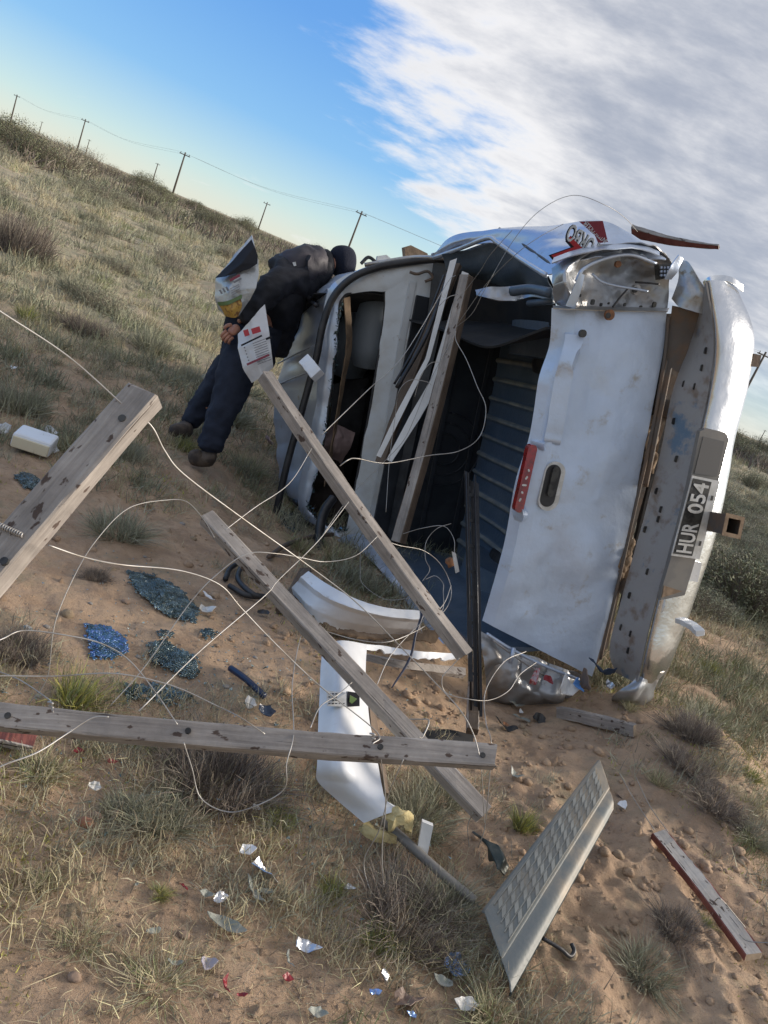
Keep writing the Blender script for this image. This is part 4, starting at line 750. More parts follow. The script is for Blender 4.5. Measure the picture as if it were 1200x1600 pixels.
def shard(name, px, py, size, m_, label, cat, asp=.6, ang=0.0, lift=.012, crump=.3, seed=1, th=.004, n=9, stand=0.0, group=None):
    r_ = np.random.default_rng(seed); c = g(px, py); c = c + np.array([0, 0, lift]); ca, sa = math.cos(ang), math.sin(ang)
    X = np.array([ca, sa, 0]); Y = np.array([-sa, ca, 0]) * math.cos(stand) + np.array([0, 0, 1]) * math.sin(stand); Z = np.cross(X, Y)
    s = size * 0.5 * ((c - CAM) @ DV) / FPX * 1.12; nc = int(r_.integers(5, 8)); ca_ = np.sort((np.arange(nc) + r_.uniform(-.3, .3, nc)) * 2 * math.pi / nc); cr_ = r_.uniform(.55, 1.1, nc)
    P2 = [np.array([math.cos(t_) * w_ * s, math.sin(t_) * w_ * s * asp]) for t_, w_ in zip(ca_, cr_)]; out_ = []
    for k in range(nc):
        for t_ in (0, .34, .67):
            p_ = P2[k] * (1 - t_) + P2[(k + 1) % nc] * t_; out_.append(p_ * (1 + r_.normal(0, .03)))
    f1, f2 = r_.uniform(0, 3.1, 2); o1, o2 = r_.uniform(-.3, .3, 2) * s; nr_ = 5; m2 = len(out_)
    def hz(x, y): return crump * (1.1 * abs(x * math.cos(f1) + y * math.sin(f1) - o1) + .8 * abs(x * math.cos(f2) + y * math.sin(f2) - o2)) + crump * .12 * s * math.sin(9 * x / s + f1 * 3)
    V = [c + Z * hz(0, 0)]; F = []
    for k in range(1, nr_ + 1):
        for p_ in out_: x, y = p_ * k / nr_; V.append(c + X * x + Y * y + Z * hz(x, y))
    for j in range(m2): F.append((0, 1 + j, 1 + (j + 1) % m2))
    for k in range(nr_ - 1):
        for j in range(m2): F.append((1 + k * m2 + j, 1 + (k + 1) * m2 + j, 1 + (k + 1) * m2 + (j + 1) % m2, 1 + k * m2 + (j + 1) % m2))
    o = mesh_obj(name, V, F, m_); solid(o, th, 0); return tag(o, label, cat, group)
o = patch('foam_piece', [[(608, 1280, .10), (628, 1268, .12), (641, 1276, .1)], [(606, 1290, .07), (625, 1285, .09), (640, 1300, .08)]], G2, M_foam, None, 26, 14, .03, .01, 30, 4, fold=1); tag(o, 'cream foam torn open at the foot of the tall panel', 'foam')
o = patch('foam_piece', [[(568, 1286, .05), (590, 1298, .05), (622, 1306, .05)], [(566, 1294, .03), (590, 1312, .03), (618, 1318, .03)]], G2, M_foam, None, 26, 10, .03, .008, 30, 8, fold=1); tag(o, 'yellow foam strip under the bottom tip of the tall panel', 'foam')
tag(tube('black_pipe', [g(598, 1282, .05), g(640, 1320, .05), g(690, 1365, .05), g(742, 1408, .02)], .012, M_grey, None, 12, 40), 'thick dark pipe running from the foam to the ribbed tray', 'pipe')
tag(prism('white_fitting', [g(660, 1284, .12), g(677, 1291, .12), g(668, 1336, .05), g(652, 1328, .05)], None, DV * .02, M_white), 'small white rectangular fitting propped on the dark pipe', 'fitting')
# ribbed tray
TC = [dp(933, 1189, 2.38), dp(958, 1262, 2.22), dp(803, 1540, 1.68), dp(757, 1418, 1.87)]
def tr(u, v, w=0.0):  # u along length (top->bottom), v across (left->right)
    a = TC[0] * (1 - u) + TC[3] * u; b = TC[1] * (1 - u) + TC[2] * u; p = a * (1 - v) + b * v; return p + TN * w
TN = unit(np.cross(TC[3] - TC[0], TC[1] - TC[0])); TN = TN if TN @ DV < 0 else -TN
rows = [[(u, v, {0: -.006, .05: .003, .10: .006, .60: .006, .68: .003, .90: .002, 1: -.012}[v]) for v in (0, .05, .10, .60, .68, .90, 1)] for u in (0, .03, .5, .97, 1)]
ty = patch('ribbed_tray', rows, tr, M_tray, None, 60, 60, .004, .0, 6, 3, off=0); tag(ty, 'large dusty grey plastic tray with rows of raised ribs on its top', 'plastic tray')
M_trib = mat('worn_tray_rib', (0.34, 0.33, 0.28), 0.6, 0, (0.25, 0.24, 0.205), 9)
for i in range(13):
    for j in range(4):
        u0 = .05 + i * .071; v0 = .12 + j * .125
        prism('raised_rib', [tr(u0, v0, .006), tr(u0 + .030, v0 + .0, .006), tr(u0 + .046, v0 + .098, .006), tr(u0 + .016, v0 + .098, .006)], None, TN * .0055, M_trib, ty)
for j in range(5): prism('raised_bar', [tr(.04, .100 + j * .125, .006), tr(.96, .100 + j * .125, .006), tr(.96, .114 + j * .125, .006), tr(.04, .114 + j * .125, .006)], None, TN * .005, M_trib, ty)
prism('tray_lip', [tr(0, 1.0, -.02), tr(1, 1.0, -.02), tr(1, 1.0, -.05), tr(0, 1.0, -.05)], None, -TN * .002 + (TC[0] - TC[1]) * .04, mat('dark_tray_edge', (0.03, 0.05, 0.055), .5), ty)
tag(tube('metal_hook', [g(848, 1466, .05), g(875, 1482, .04), g(890, 1494, .03), g(897, 1486, .03), g(893, 1474, .04)], .005, M_black, None, 8, 40), 'black metal hook poking out beneath the ribbed tray', 'hook')
tag(patch('crushed_tin', [[(735, 1300, .05), (760, 1312, .08), (785, 1330, .06)], [(750, 1325, .04), (770, 1335, .07), (800, 1342, .06)], [(755, 1345, .03), (775, 1350, .06), (795, 1358, .05)]], G2, mat('dark_green_tin', (0.03, 0.045, 0.045), .35, .4, (0.08, 0.09, 0.08), 20), None, 50, 40, .005, .022, 18, 5, fold=1.2), 'crumpled dark green metal sheet beside the ribbed tray', 'scrap metal')
tag(tube('black_bar', [g(700, 1372, .0), g(730, 1402, -.005), g(752, 1424, -.01)], .011, M_black, None, 8, 20), 'dark bar reaching the left end of the ribbed tray', 'bar')
tag(tube('rubber_ring', [g(352, 905, .02), g(360, 888, .03), g(378, 880, .04), g(372, 905, .03), g(395, 928, .03), g(412, 932, .02), g(385, 930, .02), g(358, 915, .02)], .011, M_black, None, 8, 80), 'loop of black rubber hose on the sand by the sloping dropper', 'hose')
tag(tube('rubber_hose', [g(420, 870, .02), g(450, 850, .03), g(490, 838, .04), g(520, 835, .05)], .012, M_rust, None, 8, 40), 'dark hose lying below the crushed cab corner', 'hose')
tag(tube('blue_tube', [g(360, 1044, .015), g(385, 1062, .02), g(413, 1088, .015)], .011, mat('dark_blue_plastic', (0.012, 0.025, 0.07), .3), None, 8, 20), 'short dark blue tube on the sand above the level dropper', 'tube')
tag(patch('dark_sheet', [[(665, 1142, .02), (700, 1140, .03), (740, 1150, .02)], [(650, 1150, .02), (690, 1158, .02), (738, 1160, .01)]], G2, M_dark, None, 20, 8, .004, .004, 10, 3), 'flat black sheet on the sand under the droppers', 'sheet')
# litter packed under the truck corner
LITTER = ((876, 1085, 46, M_white, 'crumpled white and blue carton under the truck corner', 'carton', .7, .9), (893, 1080, 30, mat('light_blue_print', (0.10, 0.25, 0.55), .4), 'light blue scrap against the white carton under the truck', 'scrap', .7, .8),
          (905, 1082, 36, mat('brown_paper', (0.20, 0.15, 0.12), .8), 'brown paper scrap next to the carton under the truck', 'paper', .8, .7), (938, 1063, 46, mat('dark_blue_cloth', (0.03, 0.05, 0.09), .8), 'dark blue rag tucked under the end of the bumper', 'rag', .6, .6),
          (830, 1078, 30, mat('red_white_wrapper', (0.5, 0.42, 0.42), .5, 0, (0.4, 0.03, 0.04), 60), 'red and white wrapper in the torn lower quarter', 'wrapper', .5, .5), (948, 1082, 20, M_mirror, 'shiny crushed can beneath the bumper end', 'can', .7, .7),
          (850, 1072, 22, M_scrapr, 'dark red plastic piece in the torn lower quarter', 'plastic scrap', .6, .6))
for k, (a, b, s, m_, lb_, ct, asp, st) in enumerate(LITTER):
    o = shard('litter_piece', a, b, s, m_, lb_, ct, asp, .3 + k, .03, .5, 50 + k, .004, 8, st); p = q(a, b, -.09) ; o.location = Vector(np.array(o.location) + (p - g(a, b)) * 1.0)

# ------------------------------------------------------------------ crazed windscreen sheets: every crumb its own tilted facet
def glass_sheet(outline, m_, label, seed, cell=.0075, thick=1.0, hump=.010):
    r_ = np.random.default_rng(seed); P = np.array([g(a, b)[:2] for a, b in outline]); lo, hi = P.min(0), P.max(0); V = []; F = []
    def inside(x, y):
        c = False; j = len(P) - 1
        for i in range(len(P)):
            if (P[i][1] > y) != (P[j][1] > y) and x < (P[j][0] - P[i][0]) * (y - P[i][1]) / (P[j][1] - P[i][1]) + P[i][0]: c = not c
            j = i
        return c
    nx, ny = int((hi[0] - lo[0]) / cell) + 1, int((hi[1] - lo[1]) / cell) + 1; ctr = P.mean(0); sz = np.max(hi - lo) / 2
    for i in range(nx):
        for j in range(ny):
            x = lo[0] + (i + .5 + .25 * (j % 2)) * cell; y = lo[1] + (j + .5) * cell
            if not inside(x + r_.normal(0, cell * .8), y + r_.normal(0, cell * .8)): continue
            d = math.hypot(x - ctr[0], y - ctr[1]) / sz; z = float(gz(x, y)) + .006 + hump * max(0, 1 - d * d) * (.6 + .8 * float(vnoise(np.array(x * 12), np.array(y * 12), seed))) * thick
            s = cell * r_.uniform(.38, .56); tx, ty_ = r_.normal(0, .16, 2); b0 = len(V); rot = r_.uniform(0, 1.5)
            ring = []
            for k in range(4):
                a = rot + math.pi / 2 * k + r_.uniform(-.3, .3); dx, dy = s * math.cos(a) * 1.45, s * math.sin(a) * 1.45; ring.append((x + dx, y + dy, z + tx * dx + ty_ * dy))
            V += ring + [(a, b, c - .0025) for a, b, c in ring]
            F += [(b0, b0 + 1, b0 + 2, b0 + 3)] + [(b0 + k, b0 + 4 + k, b0 + 4 + (k + 1) % 4, b0 + (k + 1) % 4) for k in range(4)]
    o = mesh_obj('broken_glass_sheet', V, np.array(F), m_); return tag(o, label, 'broken glass')
glass_sheet([(198, 893), (238, 897), (285, 928), (307, 952), (305, 975), (288, 970), (262, 965), (232, 945), (210, 925)], M_glass, 'largest sheet of crazed dark windscreen glass on the sand', 1)
glass_sheet([(133, 976), (165, 978), (195, 1000), (198, 1022), (170, 1034), (140, 1030)], M_glassb, 'sheet of crazed glass coloured bright blue for the reflected sky', 2)
glass_sheet([(228, 1008), (262, 1000), (305, 1030), (310, 1058), (285, 1062), (255, 1048), (235, 1035)], M_glass, 'crazed glass sheet between the blue one and the level dropper', 3)
glass_sheet([(190, 1072), (240, 1068), (290, 1085), (300, 1098), (250, 1100), (195, 1092)], M_glass, 'thin scatter of pale glass crumbs above the level dropper', 4, .012, .3)
glass_sheet([(18, 745), (45, 740), (72, 757), (66, 772), (38, 765)], M_glass, 'small crazed glass sheet behind the thick slanting dropper', 5)
glass_sheet([(312, 988), (334, 985), (336, 998), (318, 1001)], M_glass, 'little patch of crazed glass right of the largest sheet', 6)
glass_sheet([(438, 800), (470, 812), (480, 830), (455, 832), (440, 818)], M_glass, 'glass crumbs heaped under the lower cab corner', 7, .012)
glass_sheet([(244, 988), (272, 992), (270, 1003), (248, 1000)], M_glass, 'narrow glass fragment just above the third crazed sheet', 8)
# loose crumbs (nobody could count them)
V = []; F = []
for k in range(1500):
    cx_, cy_ = [( 270, 960), (240, 1060), (360, 1060), (330, 1380), (440, 1350), (520, 1100), (200, 1500), (620, 1500), (850, 1150)][rng.integers(0, 9)]
    c = g(cx_ + rng.normal(0, 75), cy_ + rng.normal(0, 45)) if False else None
    # sample in world space around the wreck
    ax_, ay_ = [(-.62, 2.65), (-.5, 2.3), (-.25, 2.2), (-.3, 1.8), (-.15, 2.45), (-.6, 1.75), (.35, 2.6), (.2, 1.75)][rng.integers(0, 8)]
    x, y = ax_ + rng.normal(0, .2), ay_ + rng.normal(0, .18); z = float(gz(x, y)) + .003; b0 = len(V); s = rng.uniform(.0015, .0042)
    for _ in range(4): V.append((x + rng.normal(0, s), y + rng.normal(0, s), z + abs(rng.normal(0, s))))
    F += [(b0, b0 + 1, b0 + 2), (b0, b0 + 2, b0 + 3), (b0, b0 + 3, b0 + 1)]
tag(mesh_obj('glass_crumbs', V, np.array(F), mat('glass_crumb', (0.25, 0.36, 0.38), .15, .1, island=.5)), 'pale blue glass crumbs sprinkled over the sand', 'glass crumbs', kind='stuff')

# ------------------------------------------------------------------ small debris, each its own thing
SH = [ # px, py, size px, material, label, cat, aspect, angle, stand
 (382, 1334, 34, M_panel, 'chunk of white broken plastic above the silver reflector', 'plastic piece', .8, .3, .3),
 (400, 1372, 62, M_mirror, 'crumpled silver reflector the largest of the shiny pieces', 'reflector', .6, 2.2, .5),
 (392, 1400, 60, M_scrapg, 'long grey green strip under the silver reflector', 'plastic piece', .25, 2.3, .1),
 (412, 1400, 26, M_scrapg, 'small grey flap at the foot of the silver reflector', 'plastic piece', .5, .2, .1),
 (338, 1412, 28, M_mirror, 'small shiny foil piece left of the large reflector', 'foil piece', .8, .6, .4),
 (322, 1405, 26, M_scrapg, 'grey chip touching the small shiny foil piece', 'plastic piece', .5, .3, .2),
 (348, 1452, 62, M_scrapg, 'flat grey green blade shaped piece of plastic', 'plastic piece', .35, -.1, .1),
 (474, 1486, 42, M_mirror, 'ribbed silver foil piece in the lower middle', 'foil piece', .5, .1, .4),
 (446, 1508, 30, M_scrapg, 'thin grey sliver below the ribbed foil piece', 'plastic piece', .3, 2.2, .3),
 (446, 1535, 20, M_scrapr, 'red lens shard beneath the grey sliver', 'lens shard', .7, .8, .3),
 (345, 1548, 38, M_scrapr, 'red strip shard standing near the bottom edge', 'lens shard', .3, 1.9, .6),
 (372, 1562, 18, M_scrapr, 'tiny red shard beside the red strip', 'lens shard', .5, .4, .2),
 (491, 1588, 32, M_scrapg, 'grey flake at the bottom edge of the picture', 'plastic piece', .6, .2, .1),
 (594, 1540, 34, M_mirror, 'upright silver foil splinter near the bottom', 'foil piece', .6, 1.9, .8),
 (580, 1556, 20, M_bluem, 'blue foil chip beside the upright silver splinter', 'foil piece', .7, .4, .4),
 (704, 1513, 48, M_bluem, 'bright blue ribbed reflector piece near the tray', 'reflector', .8, .4, .6),
 (688, 1540, 42, M_scrapg, 'dull grey piece beneath the blue reflector', 'plastic piece', .4, .1, .1),
 (632, 1572, 50, mat('brown_plastic', (0.20, 0.14, 0.11), .6), 'brown flat scrap near the bottom edge', 'plastic piece', .6, .3, .1),
 (726, 1578, 50, M_ply, 'curved cream piece at the bottom right of the grass', 'plastic piece', .5, .3, .3),
 (640, 1592, 22, M_bluem, 'small blue piece under the brown scrap', 'plastic piece', .6, .3, .3),
 (543, 1392, 18, M_mirror, 'tiny shiny flake in the grass by the hanging wire loop', 'foil piece', .6, .3, .4),
 (390, 1104, 26, M_ply, 'white rag of plastic above the level dropper', 'plastic piece', .9, .2, .5),
 (412, 1118, 36, mat('dark_blue_scrap', (0.02, 0.035, 0.07), .25), 'dark blue shiny scrap beside the white rag', 'plastic piece', .6, .4, .4),
 (318, 958, 30, M_ply, 'pale triangular flake right of the largest glass sheet', 'plastic piece', .7, .4, .1),
 (325, 938, 26, M_panel, 'thin cream sliver above the pale triangular flake', 'plastic piece', .35, -.3, .1),
 (408, 962, 26, M_plb, 'black plastic scrap on the sand beside the sloping dropper', 'plastic piece', .5, .2, .2),
 (145, 1236, 20, M_ply, 'small pale bit of plastic left of the dark bush', 'plastic piece', .8, .2, .4),
 (120, 1178, 16, M_scrapr, 'crimson shard below the level dropper on the left', 'lens shard', .7, .2, .4),
 (172, 1196, 16, M_scrapr, 'crimson fragment in the grass under the level dropper', 'lens shard', .5, .6, .3),
 (285, 1392, 20, M_scrapr, 'narrow red sliver left of the small foil piece', 'lens shard', .3, -.4, .1),
 (42, 985, 10, M_ply, 'tiny pale pebble shaped chip on the left sand', 'plastic piece', .8, 0, .2),
 (803, 1216, 26, M_scrapg, 'grey green chip on the sand near the level dropper end', 'plastic piece', .6, -.2, .2),
 (968, 1264, 22, M_panel, 'small white chip at the corner of the ribbed tray', 'plastic piece', .8, .3, .3),
 (814, 1128, 40, M_scrapg, 'flat grey plate piece below the torn truck corner', 'plastic piece', .35, -.1, .1),
 (800, 1105, 44, M_scrapg, 'grey slab tucked under the truck next to the black rails', 'plastic piece', .35, -.15, .1),
 (786, 1142, 40, M_plb, 'dark sliver on the sand by the timber stub', 'plastic piece', .25, .1, .1),
 (788, 1136, 12, M_ruststrong, 'orange speck of plastic by the dark sliver', 'plastic piece', .8, .1, .3),
 (812, 1116, 10, M_white, 'tiny white chip on the grey plate piece', 'plastic piece', .8, .1, .3),
 (838, 1128, 28, M_plb, 'tangle of black plastic behind the grey plate piece', 'plastic piece', .6, .3, .4),
 (395, 1268, 18, M_ply, 'pale flake caught on the bottom wire arc', 'plastic piece', .6, .3, .3),
 (550, 1210, 14, M_ply, 'x', 'x', .5, .5, .3),
 (210, 1388, 10, M_scrapg, 'little grey chip among the yellow weeds', 'plastic piece', .5, .5, .3),
 (235, 1462, 26, M_scrapg, 'bluish grey strip on the sand in the lower left', 'plastic piece', .4, .6, .3),
 (270, 1512, 26, M_scrapg, 'thin blue grey flake under the straw', 'plastic piece', .3, .4, .1),
 (320, 1514, 30, mat('clear_plastic', (0.35, 0.33, 0.38), .3), 'clear plastic scrap right of the straw clump', 'plastic piece', .7, .4, .1),
]
for k, (a, b, s, m_, lb_, ct, asp, an, st) in enumerate(SH):
    if lb_ == 'x': continue
    shard({'reflector': 'reflector_piece', 'foil piece': 'foil_piece', 'lens shard': 'lens_shard'}.get(ct, 'plastic_piece'), a, b, s, m_, lb_, ct, asp, an, .010 + .5 * s * .5 * b / 1600 / FPX * math.sin(st), [.28, .36, .45][k % 3], 200 + k, .0015, 8, st)
# white insulation block and cups on the left
wb = empty('insulation_block', g(50, 712), 'white skinned block with a cream foam end on the left sand', 'foam block')
P0 = g(22, 700, .0); X = unit(g(78, 712) - g(22, 700)); X[2] = 0; X = unit(X); Yb = np.cross([0, 0, 1], X)
box('block_skin', g(50, 706) + np.array([0, 0, .055]), X * .085, Yb * .085, np.array([0, 0, .035]), M_panel, wb, .012); box('foam_end', g(50, 706) + np.array([0, 0, .052]) - Yb * .087, X * .080, Yb * .006, np.array([0, 0, .026]), mat('pale_foam', (0.66, 0.60, 0.44), .9), wb, .004)
shard('plastic_piece', 78, 684, 24, M_panel, 'torn white plastic behind the insulation block', 'plastic piece', .7, .3, .03, .5, 3, .004, 8, .8); shard('plastic_piece', 80, 707, 18, M_panel, 'white chip right of the insulation block', 'plastic piece', .8, .3, .02, .4, 4, .004, 8, .9)
shard('plastic_piece', 4, 680, 22, M_panel, 'white lump cut by the left edge of the picture', 'plastic piece', .8, .3, .03, .5, 5, .008, 8, .8); shard('plastic_piece', 316, 598, 20, M_panel, 'white scrap on the ground behind the trouser legs', 'plastic piece', .8, .3, .04, .5, 6, .006, 8, .9)
shard('plastic_piece', 18, 583, 12, M_panel, 'small white flake in the grass on the far left', 'plastic piece', .6, .3, .03, .5, 7, .004, 8, .6)
shard('cloth_scrap', 412, 700, 34, M_pink, 'brownish rag on the ground between boots and cab', 'rag', .6, 1.9, .05, .5, 8, .006, 8, .9)

# stones
def stone(px, py, s, label, seed, m_=M_stone, group=None):
    r_ = np.random.default_rng(seed); c = g(px, py); R_ = s * .5 * np.linalg.norm(c - CAM) / FPX; V = []; F = []; n, k = 9, 6
    for i in range(1, k):
        for j in range(n):
            a, b = math.pi * i / k, 2 * math.pi * j / n; w = R_ * r_.uniform(.82, 1.15); V.append(c + np.array([math.sin(a) * math.cos(b) * w, math.sin(a) * math.sin(b) * w * .8, math.cos(a) * w * .5 + R_ * .15]))
    V.append(c + np.array([0, 0, R_ * .62])); V.append(c - np.array([0, 0, R_ * .3])); t_ = len(V) - 2
    for i in range(k - 2):
        for j in range(n): F.append((i * n + j, (i + 1) * n + j, (i + 1) * n + (j + 1) % n, i * n + (j + 1) % n))
    for j in range(n): F.append((t_, j, (j + 1) % n)); F.append((t_ + 1, (k - 2) * n + (j + 1) % n, (k - 2) * n + j))
    return tag(mesh_obj('stone', V, F, m_, None, True), label, 'stone', group)
M_stone2 = mat('pale_stone', (0.32, 0.30, 0.27), .8, 0, (0.22, 0.2, 0.18), 30, bump=.003)
stone(134, 1287, 24, 'brick coloured stone left of the dry grass tuft', 1, mat('reddish_stone', (0.30, 0.15, 0.09), .85)); stone(261, 1307, 22, 'oval tan stone below the dark bush', 2); stone(116, 1528, 20, 'tan stone half sunk near the lower left corner', 3); stone(287, 1462, 18, 'round pinkish stone near the grey green blade', 4)
stone(43, 983, 14, 'blue grey egg shaped stone on the left sand', 5, mat('bluish_stone', (0.20, 0.25, 0.26), .7)); stone(354, 1074, 13, 'grey pebble above the level dropper', 6, M_stone2); stone(150, 1276, 18, 'second reddish stone behind the brick coloured one', 8); stone(196, 941, 12, 'pebble left of the largest glass sheet', 9)
for k in range(46):
    a = rng.uniform(20, 1180); b = rng.uniform(1150, 1590) if k % 3 else rng.uniform(800, 1100)
    if b < 1100: a = rng.uniform(20, 420)
    stone(a, b, rng.uniform(5, 11), 'small tan pebble among many scattered on the sand', 60 + k, M_stone if k % 3 else M_stone2, 'small pebbles on the sand')

# ------------------------------------------------------------------ wires
WN = 0
def wire(label, pts, r=.0019, m_=M_wire, n=6, G='loose strands of fence wire'):
    P = [dp(*p) for p in pts]; P = [P[0]] + [p + rng.normal(0, .006, 3) for p in P[1:-1]] + [P[-1]]; return tag(tube('fence_wire', P, r * .72, m_, None, n), label, 'wire', G)
wire('taut pale wire running from the thick dropper to the level dropper', [(-60, 440, 1.15), (0, 487, 1.2), (100, 558, 1.28), (196, 632, 1.33), (230, 668, 1.36), (262, 702, 1.4), (290, 728, 1.45), (380, 808, 1.6), (480, 886, 1.75), (550, 945, 1.8), (620, 1008, 1.8), (680, 1065, 1.78), (715, 1110, 1.76), (735, 1145, 1.74), (749, 1180, 1.735)], .0021)
wire('wire sagging from the lower hole of the thick dropper to the level dropper', [(76, 852, 1.22), (130, 866, 1.3), (200, 880, 1.4), (280, 896, 1.5), (330, 915, 1.55), (375, 948, 1.6), (430, 1005, 1.65), (500, 1068, 1.68), (578, 1142, 1.68), (582, 1163, 1.66)], .0019)
wire('long thin arc rising from the sand to the top of the sloping dropper', [(45, 1100, 2.0), (65, 1060, 2.0), (85, 980, 2.0), (110, 905, 2.05), (150, 845, 2.1), (205, 800, 2.2), (260, 782, 2.3), (295, 786, 2.35), (316, 812, 2.38), (335, 840, 2.36)], .0018, M_wirethin)
wire('pale wire bowing over the blue glass to the level dropper', [(-40, 1015, 1.5), (0, 1003, 1.55), (40, 991, 1.6), (100, 988, 1.62), (160, 1004, 1.66), (212, 1036, 1.68), (245, 1080, 1.65), (277, 1132, 1.61)], .0019)
wire('flat wire passing low above the level dropper', [(-40, 1060, 1.5), (0, 1057, 1.55), (90, 1053, 1.6), (180, 1053, 1.62), (262, 1073, 1.64), (340, 1102, 1.64), (385, 1130, 1.62), (414, 1147, 1.62)], .0019)
wire('short hooked wire at the left end of the level dropper', [(-30, 1040, 1.7), (0, 1046, 1.7), (40, 1062, 1.68), (72, 1090, 1.62), (84, 1100, 1.6), (83, 1113, 1.58)], .0018)
wire('straight wire leaving the level dropper towards the lower left corner', [(-40, 1223, 1.4), (0, 1200, 1.42), (60, 1165, 1.48), (110, 1140, 1.53), (140, 1122, 1.57), (170, 1120, 1.57)], .0021)
wire('wire crossing the third glass sheet up to the pale dropper', [(171, 1104, 2.0), (224, 1037, 2.05), (301, 939, 2.1), (345, 895, 2.12), (385, 869, 2.15), (425, 862, 2.2), (468, 874, 2.3), (508, 879, 2.4), (552, 868, 2.45), (590, 838, 2.5)], .0019)
wire('straight wire from the level dropper up to the middle of the pale dropper', [(217, 1111, 1.7), (320, 1020, 1.9), (420, 932, 2.1), (439, 915, 2.15), (493, 851, 2.35), (545, 784, 2.52)], .0019)
wire('short wire joining the sand to the side of the pale dropper', [(352, 828, 2.2), (400, 795, 2.3), (447, 757, 2.45), (487, 701, 2.6)], .0018)
wire('thin wire slanting across the cab window opening', [(503, 679, 2.6), (577, 608, 2.9), (622, 570, 3.1), (660, 515, 3.3), (695, 445, 3.5), (712, 430, 3.5)], .0021)
wire('big round loop of wire hanging over the truck bed', [(531, 728, 2.6), (540, 720, 2.6), (560, 719, 2.7), (603, 721, 2.8), (669, 720, 3.0), (717, 706, 3.1), (750, 677, 3.2), (760, 640, 3.25), (748, 602, 3.3), (729, 564, 3.4), (713, 530, 3.48), (712, 517, 3.48)], .0025)
wire('large thin arc of wire looping above the wreck', [(712, 512, 3.45), (735, 490, 3.3), (760, 445, 3.2), (800, 375, 3.15), (845, 328, 3.1), (900, 307, 3.1), (945, 320, 3.15), (975, 345, 3.3), (996, 362, 3.5)], .0016, M_wirethin)
wire('wire running from the brown dropper over the sticker', [(716, 505, 3.42), (760, 440, 3.2), (800, 400, 3.0), (840, 368, 2.95), (880, 350, 3.0)], .0016, M_wirethin)
wire('second wire rising beside the large arc', [(714, 470, 3.45), (745, 430, 3.3), (775, 395, 3.1), (800, 360, 3.0)], .0016, M_wirethin)
wire('white wire hanging from the brown dropper into the bed', [(712, 520, 3.46), (690, 560, 3.5), (672, 600, 3.5), (650, 650, 3.5), (632, 690, 3.5), (600, 720, 3.4), (560, 765, 3.1), (528, 800, 2.8), (505, 835, 2.7)], .0018)
wire('small hooked wire on the edge of the brown dropper', [(715, 460, 3.5), (700, 465, 3.48), (686, 478, 3.48)], .0022)
wire('curved wire tying brown dropper to the stained strip', [(690, 566, 3.45), (672, 570, 3.45), (660, 590, 3.45), (648, 620, 3.5)], .0020)
wire('wire hook bent over the brown core board', [(674, 602, 3.42), (668, 595, 3.42), (640, 596, 3.42), (622, 615, 3.45), (615, 650, 3.5), (608, 720, 3.5), (603, 800, 3.4)], .0018)
wire('wire bow in the lower bed reaching the white tag', [(630, 834, 3.2), (661, 825, 3.1), (690, 823, 3.05), (706, 840, 3.0), (710, 866, 2.95)], .0018)
wire('closed wire loop hanging in the lower bed', [(705, 818, 3.05), (682, 828, 3.05), (665, 848, 3.05), (664, 872, 3.0), (668, 890, 3.0), (660, 908, 3.0)], .0018)
wire('wide wire arc from the pale dropper into the bed and back', [(595, 842, 2.6), (625, 850, 2.7), (660, 860, 2.8), (688, 882, 2.85), (703, 915, 2.85), (700, 945, 2.8), (680, 965, 2.6), (640, 985, 2.4), (600, 1000, 2.3), (548, 998, 2.3), (505, 985, 2.3)], .0018)
wire('short wire coil beside the slatted rails', [(665, 905, 2.95), (680, 902, 2.95), (692, 912, 2.9), (695, 930, 2.85), (690, 950, 2.75), (676, 965, 2.6)], .0020)
wire('doubled wire falling past the end of the level dropper', [(822, 1018, 2.5), (785, 1040, 2.4), (762, 1080, 2.2), (760, 1130, 2.0), (768, 1166, 1.9), (757, 1230, 1.95), (758, 1290, 2.0), (747, 1324, 2.05)], .0018)
wire('wire hanging from the hole at the end of the level dropper', [(752, 1203, 1.74), (754, 1235, 1.9), (757, 1285, 2.0)], .0016)
wire('short wire loop hanging from the end of the sloping dropper', [(739, 1270, 2.04), (731, 1296, 2.08), (733, 1324, 2.12)], .0018)
wire('narrow hairpin of wire hanging in front of the foam', [(630, 1187, 1.7), (603, 1240, 1.75), (580, 1292, 1.8), (571, 1345, 1.85), (577, 1388, 1.85), (590, 1398, 1.85), (599, 1380, 1.85), (601, 1330, 1.82), (600, 1260, 1.78), (595, 1183, 1.72)], .0016)
wire('big hanging loop of wire under the level dropper', [(470, 994, 2.25), (460, 1030, 2.1), (455, 1080, 1.9), (457, 1150, 1.72), (452, 1195, 1.68), (432, 1236, 1.68), (395, 1262, 1.68), (350, 1267, 1.68), (312, 1248, 1.68), (292, 1208, 1.66), (287, 1160, 1.64)], .0018)
wire('short bent wire between the printed label and the dropper', [(550, 1066, 1.98), (530, 1080, 1.95), (505, 1110, 1.85), (485, 1137, 1.72)], .0017)
wire('loose curl of wire in front of the black rails', [(718, 1028, 2.4), (703, 1042, 2.4), (697, 1062, 2.4), (705, 1086, 2.4), (730, 1098, 2.4), (765, 1098, 2.45), (795, 1078, 2.5), (812, 1052, 2.55), (838, 1035, 2.6)], .0018)
wire('wire looping behind the level dropper near its middle', [(640, 1124, 2.0), (655, 1125, 1.95), (667, 1135, 1.9), (664, 1148, 1.85), (655, 1152, 1.8)], .0022)
wire('straight wire strand from tall panel up past the pale dropper', [(588, 1072, 2.3), (612, 1020, 2.4), (655, 975, 2.5), (690, 945, 2.6), (705, 915, 2.7)], .0017)
